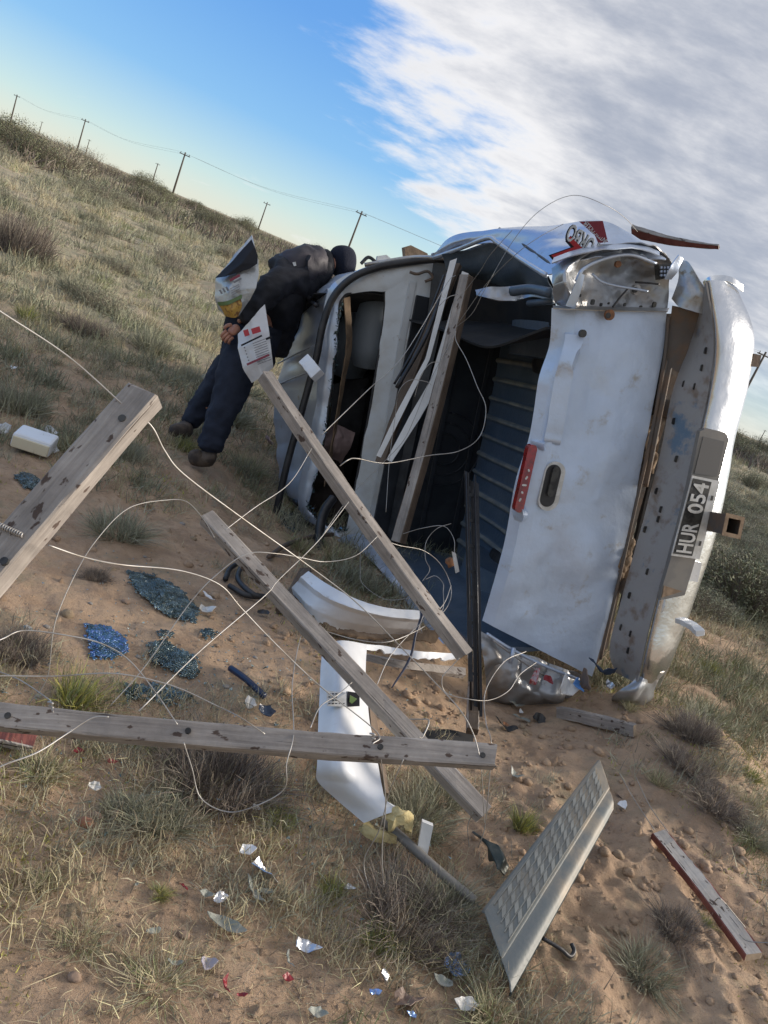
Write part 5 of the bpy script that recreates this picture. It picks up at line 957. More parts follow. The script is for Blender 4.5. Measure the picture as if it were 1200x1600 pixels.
wire('rusty wire rising from the sand bank to the far plank', [(968, 1208, 2.6), (990, 1250, 2.4), (1022, 1296, 2.25)], .0017, M_wirethin); wire('second rusty wire ending at the far plank', [(994, 1215, 2.6), (1015, 1260, 2.4), (1044, 1300, 2.25)], .0017, M_wirethin)
wire('wire end sticking out of the far plank at the right edge', [(1155, 1460, 1.9), (1175, 1470, 1.88), (1215, 1474, 1.85)], .0018, M_wirethin)
wire('wire tied round the middle of the far plank', [(1117, 1408, 2.05), (1120, 1400, 2.0), (1128, 1410, 2.0), (1140, 1425, 2.0), (1165, 1450, 2.0)], .0018, M_wirethin)
wire('thin dark wire dangling from the cab above the curved panel', [(563, 860, 3.2), (563, 890, 3.1), (573, 915, 3.0), (600, 935, 2.95), (640, 935, 2.9)], .0015, M_wirethin)
# twisted spring tie on the thick dropper
c = [dp(-8 + 44 * t, 818 + 19 * t, 1.22) + (XC * math.cos(t * 60) + DV * math.sin(t * 60)) * .0 + (YC * math.cos(t * 75) + DV * math.sin(t * 75)) * .004 for t in np.linspace(0, 1, 160)]
tag(tube('wire_spring', c, .0013, M_wire, None, 5, 320), 'coiled wire tie entering the lower hole of the thick dropper', 'wire tie')
for (a, b, dd, lb_) in ((582, 1150, 1.655, 'knot where the sagging wire meets the level dropper'), (79, 1101, 1.60, 'knot at the left end of the level dropper')):
    tag(tube('wire_knot', [dp(a - 4, b - 4, dd), dp(a + 3, b - 2, dd - .006), dp(a - 2, b + 2, dd), dp(a + 4, b + 5, dd - .004)], .0024, M_wire, None, 6, 30), lb_, 'wire knot')
tag(prism('white_tag', [dp(706, 862, 2.93), dp(712, 864, 2.93), dp(718, 893, 2.93), dp(712, 896, 2.93)], None, DV * .008, M_ply), 'small white plastic tag hanging on wire in the bed', 'tag')
tag(tube('ceramic_insulator', [dp(700, 872, 3.0), dp(706, 885, 3.0)], .018, M_ruststrong, None, 10, 4, taper=(.6, 1, .7, .9)), 'little brown insulator beside the white tag', 'insulator')
tag(tube('hanging_cord', [dp(661, 958, 2.6), dp(650, 990, 2.55), dp(640, 1030, 2.5), dp(612, 1075, 2.45)], .006, mat('dark_cord', (0.02, 0.025, 0.05), .5), None, 6, 30, taper=(1, .6, .8, .4)), 'dark blue cord dangling beside the curved white panel', 'cord')

# ------------------------------------------------------------------ the person searching the cab
PE = empty('person', g(318, 728), 'person in dark jacket, navy trousers and beanie leaning into the cab', 'person')
def skinned(name, verts, edges, m_, parent, sub=2, disp=0, dsc=.12, seed=0):
    off = np.array(parent.location); me = bpy.data.meshes.new(name); me.from_pydata([tuple(np.array(v[0]) - off) for v in verts], edges, []); me.materials.append(m_)
    o = bpy.data.objects.new(name, me); COL.objects.link(o); o.parent = parent
    sk = o.modifiers.new('Skin', 'SKIN'); sk.use_smooth_shade = True
    if not me.skin_vertices: 
        bpy.context.view_layer.objects.active = o; bpy.ops.mesh.customdata_skin_add()
    for i, v in enumerate(me.skin_vertices[0].data): r_ = verts[i][1]; v.radius = r_ if isinstance(r_, tuple) else (r_, r_); v.use_root = (i == 0)
    s = o.modifiers.new('Sub', 'SUBSURF'); s.levels = sub; s.render_levels = sub
    if disp:
        tx = bpy.data.textures.new(name + '_folds', 'CLOUDS'); tx.noise_scale = dsc; tx.noise_depth = 3
        dm = o.modifiers.new('Folds', 'DISPLACE'); dm.texture = tx; dm.strength = disp; dm.mid_level = .5; dm.texture_coords = 'GLOBAL'
    return o
d0 = 4.5
hip = dp(408, 505, 4.62)
pelvis_l = dp(392, 520, 4.48); pelvis_r = dp(420, 520, 4.74)
# one continuous body under the clothes
B = [(hip, .04), (pelvis_l, .03), (dp(351, 610, 4.42), 0.030), (dp(325, 700, 4.38), 0.025), (pelvis_r, .05), (dp(355, 590, 4.76), 0.030), (dp(300, 664, 4.82), 0.022),
     (dp(436, 468, 4.70), 0.045), (dp(470, 430, 4.74), 0.072), (dp(505, 412, 4.78), 0.036), (dp(540, 410, 4.84), 0.045),
     (dp(452, 428, 4.56), 0.033), (dp(402, 470, 4.44), 0.024), (dp(372, 505, 4.42), 0.016), (dp(488, 444, 4.92), 0.033), (dp(486, 470, 4.98), 0.024), (dp(492, 495, 5.0), 0.016)]
skinned('body', B, [(0, 1), (1, 2), (2, 3), (0, 4), (4, 5), (5, 6), (0, 7), (7, 8), (8, 9), (9, 10), (8, 11), (11, 12), (12, 13), (8, 14), (14, 15), (15, 16)], M_skin, PE)
skinned('trousers', [(dp(408, 500, 4.66), (.165, .16)), (dp(386, 540, 4.54), .135), (dp(370, 578, 4.48), .120), (dp(360, 616, 4.45), .100), (dp(342, 658, 4.43), .080), (dp(324, 710, 4.41), .074),
     (dp(390, 535, 4.76), .110), (dp(342, 594, 4.80), .088), (dp(312, 640, 4.82), .074), (dp(290, 668, 4.82), .064)],
     [(0, 1), (1, 2), (2, 3), (3, 4), (4, 5), (0, 6), (6, 7), (7, 8), (8, 9)], M_trous, PE, 3, .05, .055)
skinned('jacket', [(dp(408, 500, 4.64), (.15, .15)), (dp(432, 468, 4.68), (.15, .16)), (dp(460, 436, 4.74), (.155, .165)), (dp(488, 422, 4.78), (.135, .14)), (dp(510, 414, 4.82), (.085, .09)),
     (dp(450, 432, 4.55), .095), (dp(418, 456, 4.46), .082), (dp(400, 478, 4.43), .070), (dp(378, 506, 4.41), .052),
     (dp(480, 454, 4.9), .10), (dp(470, 500, 4.98), .07), (dp(462, 545, 5.02), .055), (dp(440, 500, 4.80), .12), (dp(432, 562, 4.85), .055)],
     [(0, 1), (1, 2), (2, 3), (3, 4), (2, 5), (5, 6), (6, 7), (7, 8), (3, 9), (9, 10), (10, 11), (1, 12), (12, 13)], M_jblack, PE, 3, .05, .06)
skinned('jacket_back', [(dp(434, 440, 4.60), (.10, .10)), (dp(462, 416, 4.66), (.125, .13)), (dp(492, 410, 4.72), (.10, .11)), (dp(506, 410, 4.76), (.075, .085))], [(0, 1), (1, 2), (2, 3)], M_jacket, PE, 3, .04, .055)['label'] = 'charcoal back panel of the jacket'
stadm = prism('jacket_logo', [dp(457, 410, 4.53), dp(462, 409, 4.53), dp(463, 415, 4.53), (dp(459, 416, 4.53))], None, DV * .003, M_ply, PE)
skinned('head', [(dp(522, 414, 4.82), .05), (dp(540, 412, 4.86), (.085, .09)), (dp(556, 418, 4.88), (.06, .07))], [(0, 1), (1, 2)], M_skin, PE, 2)
skinned('beanie', [(dp(518, 411, 4.80), (.10, .10)), (dp(536, 408, 4.84), (.106, .108)), (dp(556, 410, 4.87), (.080, .088))], [(0, 1), (1, 2)], M_beanie, PE, 3)
skinned('hood_collar', [(dp(496, 413, 4.78), (.08, .085)), (dp(508, 412, 4.80), (.088, .092)), (dp(518, 411, 4.82), (.09, .095))], [(0, 1), (1, 2)], M_jblack, PE, 2)
# eyes, nose and mouth on the face turned down into the cab
fc = dp(552, 424, 4.84); skinned('nose', [(fc, .012), (fc + np.array([.0, 0, -.03]), .008)], [(0, 1)], M_skin, PE, 1)
# hand: palm, four curled fingers, thumb at the side
hb_ = dp(374, 509, 4.395); hd = unit(dp(362, 519, 4.38) - hb_); hs_ = unit(np.cross(hd, DV))
V = [(hb_, .030), (hb_ + hd * .045, (.036, .022)), (hb_ + hd * .075, (.034, .018))]; E_ = [(0, 1), (1, 2)]
skinned('hand', V, E_, M_skin, PE, 2)
for k, (o_, l_) in enumerate(((-.026, .85), (-.009, 1.0), (.009, .95), (.026, .78))):
    b0 = hb_ + hd * .068 + hs_ * o_; skinned('finger', [(b0, .010), (b0 + hd * .034 * l_ + DV * .004, .0095), (b0 + hd * .055 * l_ + DV * .024, .009), (b0 + hd * .055 * l_ + DV * .044, .008)], [(0, 1), (1, 2), (2, 3)], M_skin, PE, 1)
b0 = hb_ + hd * .025 - hs_ * .028; skinned('thumb', [(b0, .013), (b0 + hd * .025 - hs_ * .018, .0115), (b0 + hd * .052 - hs_ * .014 + DV * .01, .010)], [(0, 1), (1, 2)], M_skin, PE, 1)
# boots
def boot(a, heel, toe, d):
    A = dp(*a); Hh_ = np.array(g(*heel)) + np.array([0, 0, .065]); To = np.array(g(*toe)) + np.array([0, 0, .055])
    if np.linalg.norm(To - Hh_) > .3: To = Hh_ + unit(To - Hh_) * .24
    bt = skinned('boot', [(A, (.058, .062)), (A * .4 + Hh_ * .6, (.055, .06)), (Hh_ + np.array([0, 0, .01]), (.052, .05)), (Hh_ * .5 + To * .5 + np.array([0, 0, .01]), (.052, .048)), (To, (.046, .034))], [(0, 1), (1, 2), (2, 3), (3, 4)], M_boot, PE, 2, .012, .05)
    return bt
boot((322, 706, 4.38), (320, 738), (288, 728), 4.38); boot((288, 668, 4.82), (284, 692), (258, 686), 4.82)

# printed sacks held in the hand
SK = empty('printed_sack', dp(370, 500, 4.3), 'upper black and silver food sack held under the arm', 'sack')
sk_rows = [[(394, 368, 4.35), (398, 385, 4.32), (404, 408, 4.30)], [(362, 405, 4.32), (378, 415, 4.27), (404, 430, 4.28)], [(336, 438, 4.32), (358, 452, 4.25), (400, 450, 4.26)], [(337, 465, 4.32), (355, 478, 4.26), (390, 470, 4.28)], [(343, 483, 4.34), (352, 492, 4.30), (372, 494, 4.32)]]
patch('sack_film', sk_rows, dp, M_bag, SK, 40, 60, .006, .010, 14, 5, off=0, cubic=False)
patch('sack_black_band', [[(393, 374, 4.307), (398, 386, 4.275), (403, 400, 4.258)], [(364, 407, 4.275), (378, 412, 4.232), (402, 412, 4.245)], [(336.5, 434, 4.275), (352, 432, 4.232), (390, 420, 4.238)]], dp, M_ink, SK, 30, 30, .002, .003, 14, 5, cubic=False)
patch('sack_food_print', [[(343, 478, 4.270), (358, 476, 4.210), (376, 466, 4.225)], [(348, 486, 4.280), (360, 486, 4.220), (378, 478, 4.240)], [(352, 494, 4.290), (364, 496, 4.250), (372, 494, 4.270)]], dp, M_inky, SK, 30, 20, .004, .006, 20, 5)
patch('sack_green_print', [[(340, 472, 4.270), (356, 470, 4.205), (378, 460, 4.220)], [(342, 478, 4.270), (357, 476, 4.205), (378, 466, 4.220)]], dp, M_inkgreen, SK, 30, 6, .004, .002, 20, 5)
def sprint(parent, x, y, w, h_, m_, d, ang=-.5):
    ca, sa = math.cos(ang), math.sin(ang); c4 = [(x + ca * a - sa * b, y + sa * a + ca * b) for a, b in ((-w / 2, -h_ / 2), (w / 2, -h_ / 2), (w / 2, h_ / 2), (-w / 2, h_ / 2))]
    prism('print_mark', [dp(px, py, d) for px, py in c4], None, DV * .002, m_, parent)
sprint(SK, 367, 434, 18, 4, M_inkr, 4.215); sprint(SK, 371, 438, 14, 3, M_inkg, 4.215)
for k in range(3): sprint(SK, 345 + k * 5, 456 - k * 2.4, 3, 7, M_inkg, 4.225)
for k in range(4): sprint(SK, 366 + k * 1, 448 + k * 3.2, 16, .8, M_inkg, 4.215)
S2 = empty('printed_sack', dp(400, 560, 4.3), 'lower white sack printed with a nutrition table, hanging from the hand', 'sack')
patch('sack_film', [[(372, 522, 4.30), (392, 500, 4.28), (414, 476, 4.30)], [(372, 545, 4.26), (395, 535, 4.22), (420, 515, 4.26)], [(380, 575, 4.24), (402, 562, 4.20), (424, 550, 4.24)], [(394, 598, 4.26), (410, 588, 4.22), (426, 574, 4.26)]], dp, M_bagw, S2, 40, 50, .006, .008, 14, 6, off=0, cubic=False)
for k in range(10): sprint(S2, 405 + k * .9, 533 + k * 3.6, 22, .9, M_inkg, 4.185, -.36)
sprint(S2, 393, 532, 36, 2.6, M_ink, 4.19, -.45); sprint(S2, 403, 562, 38, 3.4, M_inkr, 4.175, -.42); sprint(S2, 400, 516, 14, 9, M_inkred, 4.205, -.3); sprint(S2, 385, 520, 8, 10, M_inkred, 4.215, -.3); sprint(S2, 420, 528, 10, 3.4, M_ink, 4.215, -.4)
for k in range(5): sprint(S2, 382 + k * 1.6, 543 + k * 5, 2, 2, M_inkg, 4.195, -.3)

# ------------------------------------------------------------------ plants
def strands(base, tips, w, seg=3, sag=.1, r_=rng):
    """ribbons from base to tip (arrays n x 3): each a tapered strip of seg quads"""
    n = len(base); t = np.linspace(0, 1, seg + 1); d = tips - base; ln = np.linalg.norm(d, axis=1, keepdims=True)
    side = np.cross(d, r_.normal(0, 1, (n, 3))); side /= np.linalg.norm(side, axis=1, keepdims=True) + 1e-9
    bend = r_.normal(0, .10, (n, 3)) * ln; V = np.zeros((n, seg + 1, 2, 3))
    for i, s in enumerate(t):
        c = base + d * s + bend * math.sin(math.pi * s) + np.array([0, 0, 1]) * (sag * ln * math.sin(math.pi * s * .5) * (1 - s)); ww = (w * (1 - s * .85))
        ww = ww[:, None] if isinstance(ww, np.ndarray) else ww
        V[:, i, 0] = c - side * ww * .5; V[:, i, 1] = c + side * ww * .5
    k = (seg + 1) * 2; f = np.array([[2 * i, 2 * i + 1, 2 * i + 3, 2 * i + 2] for i in range(seg)]); F = (np.arange(n)[:, None, None] * k + f[None]).reshape(-1, 4)
    return V.reshape(-1, 3), F
def join(parts):
    V = []; F = []; fm = []; o = 0
    for v, f, m_ in parts: V.append(v); F.append(f + o); fm += [m_] * len(f); o += len(v)
    return np.concatenate(V), np.concatenate(F), fm
M_straw = mat('dry_straw', (0.43, 0.37, 0.24), .8, island=.4); M_straw2 = mat('grey_straw', (0.34, 0.325, 0.24), .85, island=.4)
M_olive = mat('olive_blades', (0.22, 0.24, 0.11), .75, island=.45); M_sage = mat('sage_leaf', (0.25, 0.255, 0.17), .8, island=.4); M_green = mat('green_leaf', (0.17, 0.175, 0.10), .75, island=.45)
M_twig = mat('grey_twig', (0.24, 0.20, 0.165), .9, island=.45); M_yel = mat('yellow_green_leaf', (0.38, 0.36, 0.09), .7, island=.4); M_dtwig = mat('dark_twig', (0.17, 0.14, 0.115), .9, island=.45)
def cushion(seed, n, rad_, h_, ms, w=.004, leaf=0, upright=.5, base_spread=.25, mixp=(.7, .3)):
    r_ = np.random.default_rng(seed); parts = []
    for mi, fr in enumerate(mixp):
        k = int(n * fr); a = r_.uniform(0, 2 * math.pi, k); rr_ = np.sqrt(r_.random(k)); el = r_.uniform(upright * .2, 1, k) ** .7
        lob = 1 + .3 * np.sin(a * 3 + seed) + .2 * np.sin(a * 5 + 2 * seed)
        b = np.stack([np.cos(a) * rr_ * rad_ * base_spread, np.sin(a) * rr_ * rad_ * base_spread, np.zeros(k)], 1)
        th_ = (1 - el) * 1.45 + .05; ln = r_.uniform(.55, 1.08, k)
        t = np.stack([np.cos(a) * np.sin(th_) * rad_ * lob * ln, np.sin(a) * np.sin(th_) * rad_ * lob * ln, np.cos(th_) * h_ * ln + .01], 1) + b * .6 + r_.normal(0, rad_ * .06, (k, 3)); t[:, 2] = np.maximum(t[:, 2], .005)
        v, f = strands(b, t, w, 3, .12, r_); parts.append((v, f, mi))
    if leaf:
        k = leaf; a = r_.uniform(0, 2 * math.pi, k); th_ = np.arccos(r_.uniform(0, 1, k)); ln = r_.uniform(.45, 1.0, k) ** .5; lob = 1 + .3 * np.sin(a * 3 + seed) + .2 * np.sin(a * 5 + 2 * seed)
        cn = r_.uniform(-.2, .2, (9, 3))
        c = np.stack([np.cos(a) * np.sin(th_) * rad_ * lob * ln, np.sin(a) * np.sin(th_) * rad_ * lob * ln, np.cos(th_) * h_ * ln], 1) + r_.normal(0, rad_ * .05, (k, 3)) + cn[r_.integers(0, 9, k)] * rad_ * .5
        c[:, 2] = np.maximum(c[:, 2], .01); e = r_.normal(0, 1, (k, 3)); e /= np.linalg.norm(e, axis=1, keepdims=True); sz = rad_ * .05
        v, f = strands(c, c + e * sz * r_.uniform(.7, 1.6, (k, 1)), sz * .45, 1, 0, r_); parts.append((v, f, 1))
    V, F, fm = join(parts)
    me_o = mesh_obj('proto', V, F, None, None, origin=(0, 0, 0), mats=ms, fm=fm); me = me_o.data; bpy.data.objects.remove(me_o); return me
PROTO = {
 'tuft':   [cushion(s, 300, .17, .12, [M_straw, M_olive], .0035, 0, .5, .25) for s in (1, 2, 3, 4)],
 'green':  [cushion(s, 380, .13, .10, [M_olive, M_yel], .0032, 0, .45, .3, (.6, .4)) for s in (5, 6)],
 'dead':   [cushion(s, 1500, .20, .13, [M_twig, M_dtwig], .0028, 0, .2, .55, (.6, .4)) for s in (7, 8, 9)],
 'greytuft': [cushion(s, 800, .19, .12, [M_straw2, M_sage], .003, 0, .35, .4, (.55, .45)) for s in (10, 11, 12)],
 'sage':   [cushion(s, 700, .5, .42, [M_twig, M_sage], .007, 2600, .3, .5, (.7, .3)) for s in (13, 14, 15)],
 'bush':   [cushion(s, 600, .8, .8, [M_dtwig, M_green], .012, 3400, .3, .35, (.7, .3)) for s in (16, 17, 18)],
 'dry':    [cushion(s, 900, .6, .5, [M_twig, M_straw2], .008, 700, .3, .4, (.6, .4)) for s in (19, 20)],
}
PN = {'tuft': ('grass_tuft', 'grass tuft'), 'green': ('green_tuft', 'green tuft'), 'dead': ('dead_twig_cushion', 'dead plant'), 'greytuft': ('grey_grass_tuft', 'grass tuft'), 'sage': ('sage_shrub', 'shrub'), 'bush': ('dark_bush', 'bush'), 'dry': ('dry_shrub', 'shrub')}
def plant(kind, x, y, s, label, group=None, sh=1.0):
    me = random.choice(PROTO[kind]); o = bpy.data.objects.new(PN[kind][0], me); COL.objects.link(o)
    o.location = (x, y, float(gz(x, y)) - .008 * s); o.rotation_euler = (random.uniform(-.15, .15), random.uniform(-.15, .15), random.uniform(0, 6.28)); o.scale = (s, s, s * sh)
    return tag(o, label, PN[kind][1], group)
# the plants one can point at: px, py (foot), kind, scale, height factor, label
NEAR = [(345, 1235, 'dead', 1.15, 1.2, 'dark dead twig cushion inside the hanging wire loop'), (300, 1205, 'dead', .7, 1, 'smaller dead cushion touching the underside of the level dropper'), (250, 1285, 'greytuft', .85, .8, 'flattened grey grass left of the dark dead cushion'),
 (115, 1100, 'green', .95, 1.1, 'fresh green tuft just above the left part of the level dropper'), (225, 1165, 'green', .8, .9, 'yellow green tuft directly under the level dropper'), (440, 1285, 'green', .8, .7, 'yellow green grass right of the wire loop foot'),
 (185, 835, 'greytuft', 1.1, .7, 'flat grey tussock on the sand beside the thick dropper'), (200, 715, 'greytuft', .8, 1, 'grey tussock behind the top of the thick dropper'), (85, 700, 'tuft', .7, .9, 'straw tuft behind the white insulation block'),
 (235, 550, 'greytuft', 1.5, 1.1, 'large grey tussock left of the legs'), (360, 660, 'greytuft', 1.4, .9, 'grey bush at the knees between the legs and the wreck'), (390, 740, 'tuft', 1.3, .9, 'dry grass between boots and crushed cab'), (285, 703, 'green', .8, 1, 'green sprig growing in front of the rear boot'),
 (525, 880, 'tuft', 1.1, .9, 'dry tuft behind the hanging hose'), (560, 915, 'greytuft', 1.0, .8, 'dry grass inside the bend of the curved panel'), (470, 860, 'tuft', .8, .8, 'thin tuft under the lower cab corner'),
 (650, 1290, 'greytuft', 1.1, .9, 'grey grass right of the tall white panel'), (690, 1250, 'greytuft', .8, .8, 'grey tuft behind the lower sloping dropper'), (815, 1295, 'green', .75, 1.3, 'small green plant between dropper and ribbed tray'),
 (640, 1445, 'dead', 1.1, 1, 'dead bush in the lower middle below the pipe'), (590, 1480, 'green', .8, .9, 'green grass in front of the dead bush'), (700, 1425, 'greytuft', .9, 1, 'grey tuft between dead bush and ribbed tray'), (520, 1395, 'green', .65, .9, 'little green tuft left of the hairpin wire'), (710, 1500, 'tuft', .8, .8, 'straw by the blue reflector piece'), (770, 1590, 'tuft', .9, .7, 'straw clump at the bottom below the tray'),
 (30, 1020, 'dead', .6, .7, 'small dead plant on the left sand above the flat wire'), (150, 905, 'dead', .35, .8, 'tiny dead plant left of the largest glass sheet'), (70, 1385, 'tuft', .5, .8, 'straw tuft in the lower left'), (250, 1540, 'tuft', .9, .4, 'straw heap near the bottom left of the picture'), (130, 1470, 'tuft', .7, .4, 'flattened straw right of the thin twigs'), (250, 1400, 'green', .35, 1, 'tiny bright green plant among yellow weeds'),
 (60, 1210, 'tuft', .8, .8, 'straw tuft below the broken red board'), (190, 1270, 'greytuft', .6, .7, 'grey straw left of the flattened grey grass'),
 (1030, 1225, 'tuft', .7, 1, 'pale grass above the far plank'), (1010, 1520, 'greytuft', .8, 1, 'grey grass at the foot of the sand bank right of the tray'), (1060, 1455, 'dead', .6, .9, 'dead cushion left of the far plank'), (1100, 1440, 'green', .5, .6, 'green sprig beside the far plank'),
 (1080, 1150, 'dead', .7, 1, 'dead plant on the slope right of the bumper end'), (1075, 1200, 'dead', .9, .8, 'brown dead cushion above the far plank'), (1170, 1215, 'green', .8, 1, 'yellow green cushion at the right edge'), (985, 1110, 'tuft', .5, .7, 'dry grass behind the half buried plank'), (1110, 1050, 'green', .9, .8, 'small green patch right of the bumper end'), (1180, 1310, 'greytuft', .8, .8, 'grey green tuft at the right edge above the far plank'), (1120, 1260, 'dead', .8, .8, 'dark dead tuft between far plank and right edge'),
 (120, 460, 'greytuft', 1.6, 1, 'grey tussock in the open ground at left'), (30, 640, 'greytuft', 1.3, .9, 'grey tussock by the left edge above the insulation block'), (40, 500, 'green', 1.2, 1, 'green tussock above the taut wire at left'), (130, 520, 'dead', 1.2, .9, 'dark dead tussock left of the large grey tussock'), (190, 640, 'tuft', 1.0, .9, 'straw tussock under the taut wire'), (300, 600, 'greytuft', 1.1, 1, 'grey tussock behind the rear knee'), (30, 400, 'dead', 2.2, 1.6, 'dark twiggy shrub cut by the left edge'),
]
for (a, b, k, s, shh, lb_) in NEAR:
    if b > 1150: s *= .85; shh *= .72
    p = g(a, b); plant(k, p[0], p[1], s, lb_, 'plants around the wreck', shh)
# far shrubs: ridge line and slope
cnt = {'bush': 0, 'sage': 0, 'dry': 0}
FAR = {'bush': 'dark bush in the belt of bushes along the horizon', 'sage': 'grey green shrub on the slope behind the wreck', 'dry': 'bare brown shrub among the bushes towards the horizon'}
def far(kind, az, r_, s, sh=1.0):
    plant(kind, r_ * math.sin(az), r_ * math.cos(az), s, FAR[kind], {'bush': 'dark bushes along the horizon', 'sage': 'grey green shrubs on the slope', 'dry': 'bare brown shrubs'}[kind], sh)
for k in range(150):
    az = rad(random.uniform(-46, 46)); r_ = random.uniform(34, 75)
    far('bush' if k % 3 else 'dry', az, r_, random.uniform(.9, 1.7) * (1 if k % 3 else 1.1), random.uniform(.6, 1.0))
for k in range(135):
    az = rad(random.uniform(-46, 46)); r_ = math.exp(random.uniform(math.log(8), math.log(40)))
    far(random.choice(['sage', 'dry', 'sage']), az, r_, random.uniform(.3, .55) * (1 + r_ / 30), random.uniform(.6, 1))
for (a, b, k, s) in ((95, 268, 'dry', 2.4), (130, 262, 'dry', 2.2), (75, 250, 'dry', 2.0), (40, 230, 'dry', 2.0), (175, 275, 'dry', 1.6), (150, 312, 'sage', 1.3), (185, 322, 'sage', 1.1), (235, 340, 'sage', .9), (120, 300, 'sage', .9), (15, 235, 'bush', 1.6), (372, 366, 'dry', .9)):
    p = g(a, b); far(k, math.atan2(p[0], p[1]), math.hypot(p[0], p[1]), s)
for k in range(34):      # bushes right behind the wreck on the right
    p = g(random.uniform(1100, 1200), random.uniform(760, 960)); az = math.atan2(p[0], p[1]); r_ = math.hypot(p[0], p[1])
    far(random.choice(['sage', 'dry', 'bush', 'sage']), az, r_, random.uniform(.35, .7), .8)

# ground cover: mass of tussocks, straw and weeds, log-uniform in distance
def clearance(x, y):
    """0 on the dug-up bare sand, 1 elsewhere"""
    c = np.ones_like(x)
    for (a, b, sx, sy, s) in BARE: c = c * (1 - s * np.exp(-((x - a) ** 2 / sx ** 2 + (y - b) ** 2 / sy ** 2) ** 1.5))
    return c
BARE = []
for (px, py, sx, sy, s) in ((300, 728, .3, .3, .9), (850, 1125, .55, .35, 1), (690, 1060, .4, .4, 1), (120, 800, .55, .6, 1), (250, 930, .5, .45, 1), (330, 1010, .5, .3, .95), (60, 930, .5, .35, .9), (380, 850, .35, .4, 1), (640, 1080, .45, .3, 1), (800, 1150, .5, .3, 1), (960, 1350, .38, .5, 1), (1000, 1480, .35, .3, .9), (1110, 1360, .3, .35, .75), (900, 1230, .3, .3, 1), (60, 1540, .2, .12, .7), (120, 1270, .12, .1, .7), (1100, 1580, .3, .2, .8)):
    p = g(px, py); BARE.append((p[0], p[1], sx, sy, s))
def cover(name, n, r0, r1, bl, hgt, w, m_, label, spread=.06, seed=0, per=12, thr=.45, flat=.5, freq=1.6, clr=1.0, powr=1.0, near=.4):
    r_ = np.random.default_rng(seed); nc = n // per
    u = r_.random(nc * 4) ** powr
    rr_ = np.exp(math.log(r0) + (math.log(r1) - math.log(r0)) * u); az = np.radians(r_.uniform(-40, 42, nc * 4)); x = rr_ * np.sin(az); y = rr_ * np.cos(az)
    keep = (clearance(x, y) * (near + (1 - near) * np.clip((rr_ - 2.2) / 3, 0, 1)) > r_.random(nc * 4) * clr) & (vnoise(x * freq, y * freq, 50 + seed) * .7 + .3 * vnoise(x * freq * 3, y * freq * 3, 60 + seed) > thr); x = x[keep][:nc]; y = y[keep][:nc]
    k = len(x); sc = np.clip(np.hypot(x, y) / 4, .55, 7) ** .6
    s = (sc * r_.uniform(.6, 1.3, k))[:, None]
    bx_ = (x[:, None] + r_.normal(0, spread, (k, per)) * s).ravel(); by_ = (y[:, None] + r_.normal(0, spread, (k, per)) * s).ravel()
    b = np.stack([bx_, by_, gz(bx_, by_) - .003], 1); a = r_.uniform(0, 2 * math.pi, k * per); ss = np.repeat(s[:, 0], per); tilt = r_.uniform(0, flat, k * per) * 1.5
    ln = bl * ss * r_.uniform(.5, 1.2, k * per)
    t = b + np.stack([np.cos(a) * np.sin(tilt) * ln, np.sin(a) * np.sin(tilt) * ln, np.cos(tilt) * ln * hgt + .004], 1)
    v, f = strands(b, t, w * ss, 2, .1, r_)
    return tag(mesh_obj(name, v, f, m_, None, origin=(0, 0, 0)), label, 'ground cover', kind='stuff')
cover('dry_grass', 110000, 1.0, 50, .07, 1, .0030, M_straw, 'dry straw coloured grass covering the slope', .03, 1, 40, .40, .85, 1.3)
cover('grey_grass', 190000, 1.4, 70, .07, 1, .0036, M_straw2, 'grey dead grass covering the slope', .04, 2, 44, .24, .9, 1.3)
cover('olive_grass', 50000, 1.0, 60, .06, 1, .0030, M_olive, 'olive green grass between the tussocks', .035, 3, 36, .52, .8, 1.1)
cover('sage_cover', 80000, 3.6, 70, .10, 1, .0050, M_sage, 'grey green low scrub covering the far slope', .05, 4, 80, .36, .95, 1.3, near=1)
cover('twig_litter', 60000, 1.0, 30, .060, .25, .0022, M_twig, 'dead twigs and roots lying on the soil', .06, 5, 8, .26, 1.0, clr=.85)
cover('yellow_weeds', 34000, 1.0, 4.0, .014, 1, .0045, M_yel, 'tiny yellow green weeds on the near soil', .03, 6, 8, .48, .9)
cover('straw_litter', 30000, 1.0, 7, .09, .10, .0020, M_straw, 'loose straws lying flat on the sand', .07, 7, 6, .30, 1.0, clr=.75, near=1)
cover('scrub_mass', 60000, 30, 180, .16, 1, .014, M_dtwig, 'dark brush merging towards the horizon', .14, 8, 30, .45, .9, .25)
cover('green_mass', 20000, 32, 180, .15, 1, .016, M_green, 'dark green brush merging towards the horizon', .14, 9, 30, .50, .9, .22)
# soil clods and grit
V = []; F = []; r_ = np.random.default_rng(5)
for k in range(5200):
    rr_ = math.exp(r_.uniform(math.log(1.1), math.log(6))); az = math.radians(r_.uniform(-38, 40)); x, y = rr_ * math.sin(az), rr_ * math.cos(az); z = float(gz(x, y)); s = r_.uniform(.002, .006) * (1 + 2.2 * (r_.random() > .94)) * (1 + 0.6 * (x > .5)); b0 = len(V)
    for d in ((1, 0, 0), (-1, 0, 0), (0, 1, 0), (0, -1, 0), (0, 0, 1), (0, 0, -.6)): V.append(np.array([x, y, z]) + np.array(d) * s * r_.uniform(.6, 1.3))
    F += [(b0 + a, b0 + b, b0 + 4) for a, b in ((0, 2), (2, 1), (1, 3), (3, 0))]
tag(mesh_obj('soil_clods', V, np.array(F), M_ground), 'small clods of dug up soil on the sand', 'soil clods', kind='stuff')

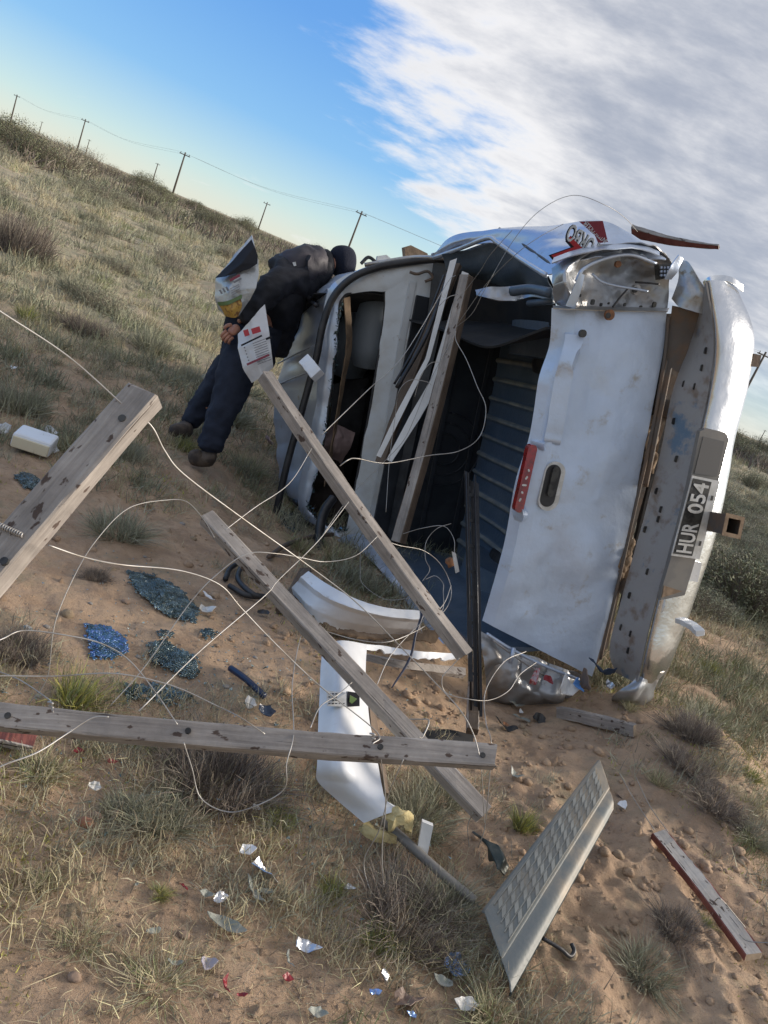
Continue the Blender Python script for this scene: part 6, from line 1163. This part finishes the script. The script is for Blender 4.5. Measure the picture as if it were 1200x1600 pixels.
V = []; F = []
for k in range(520):
    ax_, ay_, sx_ = [(.95, 2.0, .32), (1.0, 2.5, .3), (.6, 2.65, .25), (1.25, 1.9, .25), (1.35, 2.7, .3), (-.5, 2.9, .5), (.1, 2.6, .3)][r_.integers(0, 7)]
    x, y = ax_ + r_.normal(0, sx_), ay_ + r_.normal(0, sx_ * .9); z = float(gz(x, y)); s = .006 + .016 * r_.random() ** 3; b0 = len(V); n_, k_ = 7, 5
    for i in range(1, k_):
        for j in range(n_):
            a, b = math.pi * i / k_, 2 * math.pi * j / n_; w = s * r_.uniform(.75, 1.2); V.append((x + math.sin(a) * math.cos(b) * w, y + math.sin(a) * math.sin(b) * w, z + s * .2 + math.cos(a) * w * .7))
    V += [(x, y, z + s * .9), (x, y, z - s * .4)]
    for i in range(k_ - 2):
        for j in range(n_): p_, q_ = b0 + i * n_ + j, b0 + i * n_ + (j + 1) % n_; F += [(p_, p_ + n_, q_ + n_), (p_, q_ + n_, q_)]
    for j in range(n_): F += [(b0 + (k_ - 1) * n_, b0 + j, b0 + (j + 1) % n_)]
tag(mesh_obj('soil_lumps', V, np.array(F), M_ground, None, True), 'larger lumps of churned sand around the wreck', 'soil clods', kind='stuff')

# ------------------------------------------------------------------ power line
GPO = 'wooden power poles along the horizon'
def pole(tp, dist, label, r=.13, arms=1):
    t = dp(tp[0], tp[1], dist); z0 = float(gz(t[0], t[1])) - .3; o = empty('power_pole', (t[0], t[1], z0), label, 'power pole', GPO)
    tube('pole_shaft', [(t[0], t[1], z0), t], r, M_pole, o, 8, 3, taper=(1.15, 1, .75))
    for k in range(arms): box('cross_arm', t - np.array([0, 0, .45 + .8 * k]), np.array([.9, .25, 0]), np.array([-.05, .10, 0]), np.array([0, 0, .07]), M_pole, o)
    for sx in (-.8, .8): tube('insulator', [t - np.array([-.9 * sx, -.25 * sx, .38]), t - np.array([-.9 * sx, -.25 * sx, .12])], .05, M_pole, o, 6, 2)
    return t
ptop = {}
for nm, tp, dist, lb_ in (('a', (566, 330), 130, 'dark pole rising directly behind the person'), ('b', (418, 316), 210, 'pole between the sack and the dark pole, on the horizon'), ('c', (290, 238), 140, 'tallest pole over the open slope at left'), ('d', (247, 255), 330, 'small distant pole left of the tallest pole'), ('e', (134, 186), 190, 'pole above the brown shrubs at left'), ('f', (140, 218), 420, 'tiny pole just right of the one above the brown shrubs'), ('h', (27, 148), 250, 'pole near the left edge of the picture'), ('i', (66, 190), 520, 'faint far pole between the two left poles'), ('j', (1197, 550), 95, 'pole leaning into the picture right of the bumper'), ('k', (1196, 672), 420, 'faint pole at the right edge above the bushes')):
    ptop[nm] = pole(tp, dist, lb_, .16 if dist < 250 else .22)
def span(a, b, label, off):
    A = a + off; Bv = b + off; m = (A + Bv) / 2 - np.array([0, 0, 1.2]); tag(tube('power_cable', [A, m, Bv], .013, M_wirethin, None, 4, 24), label, 'power cable', 'overhead power cables')
for k, off in enumerate((np.array([-.8, -.2, -.2]), np.array([.8, .2, -.2]))):
    w_ = ('nearer', 'farther')[k]
    span(ptop['h'], ptop['e'], w_ + ' cable between the two left poles', off); span(ptop['e'], ptop['c'], w_ + ' cable from the brown shrub pole to the tallest pole', off); span(ptop['c'], ptop['a'], w_ + ' cable from the tallest pole to the pole behind the person', off)
    span(ptop['a'], ptop['j'], w_ + ' cable passing behind the wreck to the right hand pole', off)
